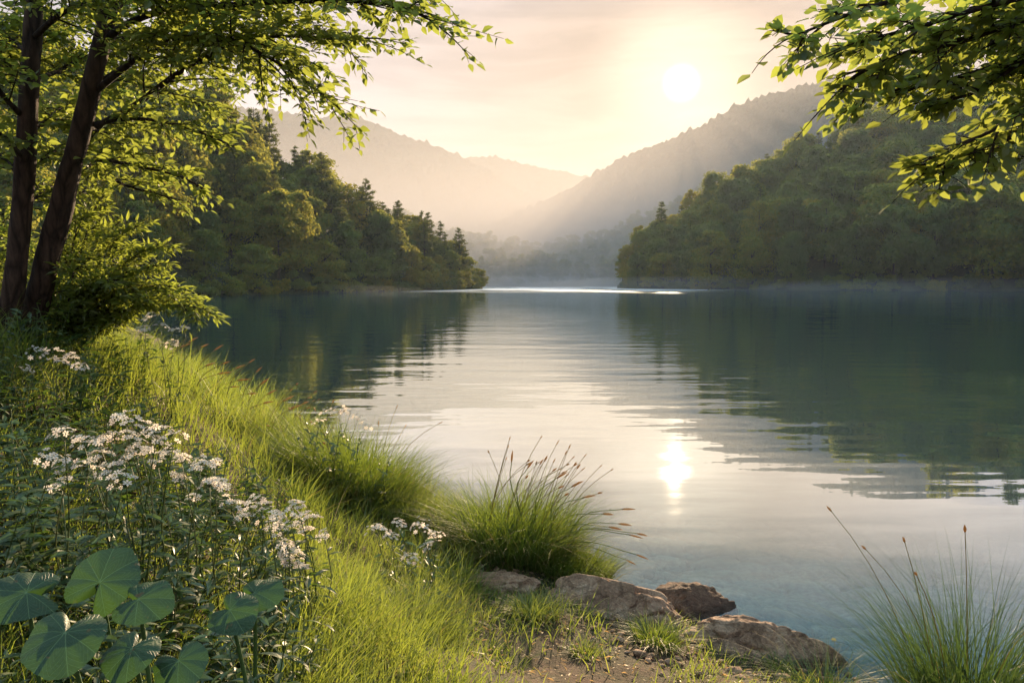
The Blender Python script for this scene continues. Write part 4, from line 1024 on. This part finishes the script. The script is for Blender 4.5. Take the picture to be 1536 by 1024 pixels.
for lab, ls in BL:
    c = W(ls[0][0], ls[0][1], ls[0][2]); b = onground(c[0], c[1] + .05, -.02); lab = lab.replace('two large round leaves', 'large round leaf')
    e = empty('round_leaf_plant', b, lab, 'plant', 'large round leaves at the lower left')
    for px, py, Y, rr, fa, ti, ro in ls: big_leaf(e, W(px, py, Y), rr * .86, fa, ti, b, rng, ro)

# ------------------------------------------------------------------ rocks
def rock(name, label, c, size, seed, mat, rz=0, sub=6, cut=.0):
    import bmesh
    bm = bmesh.new(); bmesh.ops.create_icosphere(bm, subdivisions=sub, radius=1)
    off = Vector((seed * 3.7, seed * 1.3, 0))
    for v in bm.verts:
        p = v.co.copy(); n = mn.fractal(p * .9 + off, 1, 2, 3) * .30 + mn.fractal(p * 2.6 + off, .9, 2.1, 6) * .11 - .10 * max(0, .12 - abs(mn.noise(p * 2.4 + off * 3))) / .12
        rg = 1 - abs(mn.noise(p * 2.0 + off * 2)) * 2
        q = p * (1 + n + .05 * rg)
        # flatten into facets
        for k in range(7):
            h = math.sin(seed * 9.1 + k * 2.3), math.cos(seed * 5.3 + k * 4.1), math.sin(k * 1.7 + seed) * .9 + .25
            d = Vector(h).normalized(); s = q.dot(d); lim = .80 + .1 * math.sin(k + seed)
            if s > lim: q -= d * (s - lim) * .8
        v.co = Vector((q.x * size[0], q.y * size[1], q.z * size[2]))
    me = bpy.data.meshes.new(name); bm.to_mesh(me); bm.free(); me.materials.append(mat)
    for p in me.polygons: p.use_smooth = True
    o = link(name, me, None, c); o.rotation_euler = (0, 0, rz)
    return tag(o, label, 'rock')
def rk(px, py, Y): return W(px, py, Y)
rock('rock', 'largest tan rock at the water edge right of the central tussock', rk(908, 934, 5.0), (.53, .30, .28), 1, M['rock_tan'], -.15)
rock('rock', 'dark brown rounded rock standing in the water behind the largest rock', rk(1032, 938, 5.25), (.36, .26, .27), 8, M['rock_dark'], .2)
rock('rock', 'long flat tan rock at the right, tapering into the water', rk(1130, 988, 4.6), (.48, .24, .23), 3, M['rock_tan'], -.25)
rock('rock', 'small greyish rock at the foot of the central tussock', rk(748, 886, 5.2), (.25, .14, .14), 4, M['rock_tan'], -.1)
rock('rock', 'half-buried stone in the bare earth near the bottom edge', rk(868, 996, 4.35), (.13, .09, .05), 5, M['rock_tan'], .2)
rock('rock', 'dark low rock at the far end of the flat rock, touching the water', rk(1205, 1005, 4.45), (.15, .12, .09), 6, M['rock_dark'], .1)
rock('rock', 'smooth brown rock at the bottom edge between the grass tuft and the flat rock', rk(1075, 1020, 4.3), (.17, .13, .08), 7, M['rock_dark'], .5, 4)
# stones under the clear water
import bmesh
def stones():
    rng = np.random.default_rng(81); bm = bmesh.new(); bmesh.ops.create_icosphere(bm, subdivisions=2, radius=1)
    for v in bm.verts: v.co *= 1 + .22 * mn.noise(v.co * 1.1)
    tv = np.array([v.co[:] for v in bm.verts]); tf = np.array([[q.index for q in f.verts] for f in bm.faces]); bm.free()
    n = 2600; y = 4.2 + 12 * rng.uniform(size=n) ** 1.6; x = -1 + rng.uniform(size=n) * (1 + y * .75); z = ground_z(x, y)
    k = z < -.06; x, y, z = x[k], y[k], z[k]; n = len(x)
    s = rng.lognormal(-2.45, .5, n); s = np.clip(s, .03, .32); s = np.minimum(s, np.maximum(.03, -z * .8))
    Mx = frames(np.stack([rng.normal(size=n), rng.normal(size=n), 0 * x], -1), np.tile([0, 0, 1.], (n, 1)) + rng.normal(0, .15, (n, 3)))
    g = Geo(); stamp(g, tv, [tf], Mx, np.stack([x, y, z + s * .05], -1), np.stack([s * 1.3, s, s * .5], -1))
    tag(g.build('lakebed_stones', M['bed_stone'], smooth=True), 'rounded pale stones lying under the clear shallow water', 'stones', kind='stuff')
stones()
# leaf litter and twigs on the bare earth
def litter():
    rng = np.random.default_rng(83); g = Geo(); n = 1500
    P = np.array([W(a, b, 5)[:2] for a, b in zip(rng.uniform(700, 1120, 1), rng.uniform(900, 1020, 1))])
    x = rng.uniform(-.3, 1.5, n); y = rng.uniform(3.6, 5.6, n); z = ground_z(x, y); k = z > .02; x, y, z = x[k], y[k], z[k]; n = len(x)
    a = rng.uniform(0, 6.28, n); d = np.stack([np.cos(a), np.sin(a), rng.normal(0, .15, n)], -1)
    stamp(g, *LEAFN, frames(d, np.tile([0, 0, 1.], (n, 1)) + rng.normal(0, .4, (n, 3))), np.stack([x, y, z + .02], -1), np.stack([rng.uniform(.01, .05, n)] * 3, -1))
    tag(g.build('leaf_litter', M['seed']), 'dry brown leaf litter scattered on the bare earth by the rocks', 'leaf litter', kind='stuff')
litter()
def water_flower():
    p = W(1258, 962, 4.75); b = np.array([p[0] + .05, p[1] - .1, -.05]); rng = np.random.default_rng(85)
    e = empty('yellow_flower', b, 'tiny pale yellow flower above the water between the flat rock and corner grass', 'flower')
    st = Geo(); tube(st, catmull([b, (b + p) / 2 + np.array([.02, 0, .02]), p], 6), .0016, 4); st.build('stem', M['stem'], e).location = [-float(q) for q in b]
    g = Geo(); n = 7; P = p + rng.normal(0, .014, (n, 3)); nn_ = nrm(rng.normal(0, .4, (n, 3)) + np.array([0, -.3, 1]))
    stamp(g, *FLO, frames(np.cross(nn_, rng.normal(size=(n, 3))), nn_), P, np.full(n, .016)); g.build('flower_head', M['yellow'], e).location = [-float(q) for q in b]
def gravel():
    rng = np.random.default_rng(87); bm = bmesh.new(); bmesh.ops.create_icosphere(bm, subdivisions=2, radius=1)
    for v in bm.verts: v.co *= 1 + .35 * mn.noise(v.co * 1.4)
    tv = np.array([v.co[:] for v in bm.verts]); tf = np.array([[q.index for q in f.verts] for f in bm.faces]); bm.free()
    n = 900; x = rng.uniform(-.4, 1.9, n); y = rng.uniform(3.5, 6.2, n); z = ground_z(x, y); k = (z > -.10) & (z < .22); x, y, z = x[k], y[k], z[k]; n = len(x)
    s_ = np.clip(rng.lognormal(-4.5, .55, n), .004, .04)
    Mx = frames(np.stack([rng.normal(size=n), rng.normal(size=n), 0 * x], -1), np.tile([0, 0, 1.], (n, 1)) + rng.normal(0, .3, (n, 3)))
    g = Geo(); stamp(g, tv, [tf], Mx, np.stack([x, y, z + .012], -1), np.stack([s_ * 1.3, s_, s_ * .6], -1))
    tag(g.build('gravel', M['rock_tan'], smooth=True), 'small pebbles and gravel on the bare earth along the waterline', 'gravel', kind='stuff')
gravel()
M['yellow'] = plain('yellow', (.45, .38, .12), .7, trans=(.5, .4, .1))
water_flower()

# ------------------------------------------------------------------ air
m, nt, out = newmat('haze')
v = N(nt, 'VolumePrincipled', Density=.00009, Anisotropy=.45); v.inputs['Color'].default_value = (.62, .76, .95, 1)
nt.links.new(v.outputs[0], out.inputs['Volume'])
g = Geo(); x0, x1, y0, y1, z0, z1 = -2620, 2620, -420, 2320, -6.6, 222
g.add([[x0, y0, z0], [x1, y0, z0], [x1, y1, z0], [x0, y1, z0], [x0, y0, z1], [x1, y0, z1], [x1, y1, z1], [x0, y1, z1]],
      [[[0, 3, 2, 1], [4, 5, 6, 7], [0, 1, 5, 4], [1, 2, 6, 5], [2, 3, 7, 6], [3, 0, 4, 7]]])
hz = tag(g.build('haze', m), kind='stuff')

def volume_mat(name, dens, an, hetero=None, col=(.95, .95, 1)):
    m, nt, out = newmat(name); v = N(nt, 'VolumePrincipled', Density=dens, Anisotropy=an); v.inputs['Color'].default_value = (*col, 1)
    nt.links.new(v.outputs[0], out.inputs['Volume'])
    if hetero: hetero(nt, v)
    return m
def mist_density(nt, v):
    L = nt.links.new; g = N(nt, 'TexCoord'); sx = N(nt, 'SeparateXYZ'); L(g.outputs['Object'], sx.inputs[0])
    a = N(nt, 'Math', operation='MULTIPLY'); L(sx.outputs['Z'], a.inputs[0]); a.inputs[1].default_value = -1 / 50
    e = N(nt, 'Math', operation='EXPONENT'); L(a.outputs[0], e.inputs[0])
    q = N(nt, 'MapRange', interpolation_type='SMOOTHSTEP'); L(sx.outputs['Y'], q.inputs['Value']); q.inputs['From Min'].default_value = 275; q.inputs['From Max'].default_value = 345; q.inputs['To Max'].default_value = .0042
    a2 = N(nt, 'Math', operation='MULTIPLY'); L(sx.outputs['Z'], a2.inputs[0]); a2.inputs[1].default_value = -1 / 16
    e2 = N(nt, 'Math', operation='EXPONENT'); L(a2.outputs[0], e2.inputs[0])
    es = N(nt, 'Math', operation='MULTIPLY_ADD'); L(e2.outputs[0], es.inputs[0]); es.inputs[1].default_value = 11.0; L(e.outputs[0], es.inputs[2])
    mu = N(nt, 'Math', operation='MULTIPLY'); L(es.outputs[0], mu.inputs[0]); L(q.outputs[0], mu.inputs[1]); L(mu.outputs[0], v.inputs['Density'])
g = Geo(); x0, x1, y0, y1, z0, z1 = -1200, 1200, 275, 1500, -.5, 205
g.add([[x0, y0, z0], [x1, y0, z0], [x1, y1, z0], [x0, y1, z0], [x0, y0, z1], [x1, y0, z1], [x1, y1, z1], [x0, y1, z1]],
      [[[0, 3, 2, 1], [4, 5, 6, 7], [0, 1, 5, 4], [1, 2, 6, 5], [2, 3, 7, 6], [3, 0, 4, 7]]])
tag(g.build('valley_mist', volume_mat('valley_mist', .002, .16, mist_density, (.70, .66, .64))), 'pale mist filling the far valley below the mountains', 'mist', kind='stuff')
def mist_bank(c, size, dens):
    bm = bmesh.new(); bmesh.ops.create_icosphere(bm, subdivisions=4, radius=1)
    for v in bm.verts:
        k = 1 + .25 * mn.noise(v.co * 1.5 + Vector((c[0], c[1], 0))); v.co = Vector((v.co.x * size[0] * k, v.co.y * size[1] * k, v.co.z * size[2] * k))
    me = bpy.data.meshes.new('mist'); bm.to_mesh(me); bm.free(); me.materials.append(volume_mat('low_mist', dens * .6, .2))
    tag(link('mist', me, None, c), 'thin mist lying low on the lake along the far shoreline', 'mist', kind='stuff')
for c, sz, dn in [((110, 178, .4), (62, 12, 2.6), .008), ((52, 212, .4), (50, 12, 3.2), .008), ((10, 268, .6), (60, 16, 4.0), .007), ((-46, 150, .3), (34, 8, 1.4), .006), ((-10, 316, 1), (110, 14, 7), .006)]:
    mist_bank(c, sz, dn)

# ------------------------------------------------------------------ world, sun, camera
w = bpy.data.worlds.new('World'); sc.world = w; w.use_nodes = True; nt = w.node_tree; nt.nodes.clear(); L = nt.links.new
outw = nt.nodes.new('ShaderNodeOutputWorld'); bg = N(nt, 'Background', Strength=.1)
sky = N(nt, 'TexSky', sky_type='NISHITA', sun_disc=False, sun_elevation=SUN_EL, sun_rotation=SUN_AZ, altitude=200, air_density=1.0, dust_density=1.0, ozone_density=1.0)
tc = N(nt, 'TexCoord'); dirv = tc.outputs['Generated']
vn = N(nt, 'VectorMath', operation='NORMALIZE'); L(dirv, vn.inputs[0])
dt = N(nt, 'VectorMath', operation='DOT_PRODUCT'); L(vn.outputs[0], dt.inputs[0]); dt.inputs[1].default_value = SUN
ac = N(nt, 'Math', operation='ARCCOSINE'); L(dt.outputs['Value'], ac.inputs[0])
deg = N(nt, 'Math', operation='MULTIPLY'); L(ac.outputs[0], deg.inputs[0]); deg.inputs[1].default_value = 180 / math.pi
def maprange(src, a, b, c, d, smooth=True):
    q = N(nt, 'MapRange', interpolation_type='SMOOTHSTEP' if smooth else 'LINEAR'); L(src, q.inputs['Value'])
    for k_, v_ in zip(('From Min', 'From Max', 'To Min', 'To Max'), (a, b, c, d)): q.inputs[k_].default_value = v_
    return q.outputs[0]
# thin veil of high cloud
mp = N(nt, 'Mapping'); mp.inputs['Scale'].default_value = (1.1, 1.1, 6.0); mp.inputs['Rotation'].default_value = (0.1, .12, 0); L(vn.outputs[0], mp.inputs['Vector'])
cn = N(nt, 'TexNoise', Scale=4.2, Detail=9.0, Roughness=.58, Distortion=.5); L(mp.outputs[0], cn.inputs['Vector'])
cl0 = maprange(cn.outputs['Fac'], .36, .70, 1.0, 1.0); cb = maprange(cn.outputs['Fac'], .38, .64, .84, 1.08)
sxy = N(nt, 'SeparateXYZ'); L(vn.outputs[0], sxy.inputs[0])
el = maprange(sxy.outputs['Z'], .29, .46, 1.0, .12)
clm = N(nt, 'Math', operation='MULTIPLY'); L(cl0, clm.inputs[0]); L(el, clm.inputs[1]); cl = clm.outputs[0]
wm = maprange(deg.outputs[0], 0, 36, 1, 0)
vc = N(nt, 'Mix', data_type='RGBA'); L(wm, vc.inputs[0]); vc.inputs[6].default_value = (2.1, 1.95, 2.1, 1); vc.inputs[7].default_value = (2.0, 1.46, 1.08, 1)
vcs = N(nt, 'VectorMath', operation='SCALE'); L(vc.outputs[2], vcs.inputs[0]); L(cb, vcs.inputs['Scale'])
mxs = N(nt, 'Mix', data_type='RGBA'); L(cl, mxs.inputs[0])
skm = N(nt, 'VectorMath', operation='MINIMUM'); L(sky.outputs[0], skm.inputs[0]); skm.inputs[1].default_value = (1.3, 1.7, 2.4)
L(skm.outputs[0], mxs.inputs[6]); L(vcs.outputs[0], mxs.inputs[7])
# sun disc with its aureole in the thin cloud
disc = maprange(deg.outputs[0], .0, 1.45, 9, 0); aur = maprange(deg.outputs[0], .2, 7.5, 1.5, 0)
ds = N(nt, 'VectorMath', operation='SCALE'); ds.inputs[0].default_value = (1, .88, .68); 
sm = N(nt, 'Math', operation='ADD'); L(disc, sm.inputs[0]); L(aur, sm.inputs[1]); L(sm.outputs[0], ds.inputs['Scale'])
# blue-white fill added to the unseen sky overhead, lifting hills and shade
zm = maprange(sxy.outputs['Z'], .58, .85, 0, 1)
mz = N(nt, 'Mix', data_type='RGBA'); L(zm, mz.inputs[0]); L(mxs.outputs[2], mz.inputs[6]); mz.inputs[7].default_value = (2.3, 3.4, 4.0, 1)
fin = N(nt, 'VectorMath', operation='ADD'); L(mz.outputs[2], fin.inputs[0]); L(ds.outputs[0], fin.inputs[1])
L(fin.outputs[0], bg.inputs['Color']); L(bg.outputs[0], outw.inputs[0])

ld = bpy.data.lights.new('sun', 'SUN'); ld.energy = 5; ld.angle = math.radians(.6); ld.color = (1, .73, .45)
lo = bpy.data.objects.new('sun', ld); COL.objects.link(lo); lo.rotation_euler = Vector(SUN).to_track_quat('Z', 'Y').to_euler()

cd = bpy.data.cameras.new('camera'); cd.lens = 28; cd.sensor_width = 36; cd.clip_start = .05; cd.clip_end = 8000
co = bpy.data.objects.new('camera', cd); COL.objects.link(co); co.location = CAM; co.rotation_euler = (math.pi / 2 - PITCH, 0, 0); sc.camera = co

sc.view_settings.view_transform = 'Standard'; sc.view_settings.look = 'None'; sc.view_settings.gamma = 1; sc.view_settings.exposure = 1.8
sc.render.engine = 'CYCLES'; cy = sc.cycles
cy.use_denoising = True; cy.max_bounces = 8; cy.transparent_max_bounces = 12; cy.diffuse_bounces = 3; cy.glossy_bounces = 3; cy.transmission_bounces = 4; cy.volume_bounces = 1
cy.sample_clamp_indirect = 8; cy.sample_clamp_direct = 60; cy.caustics_reflective = False; cy.caustics_refractive = False
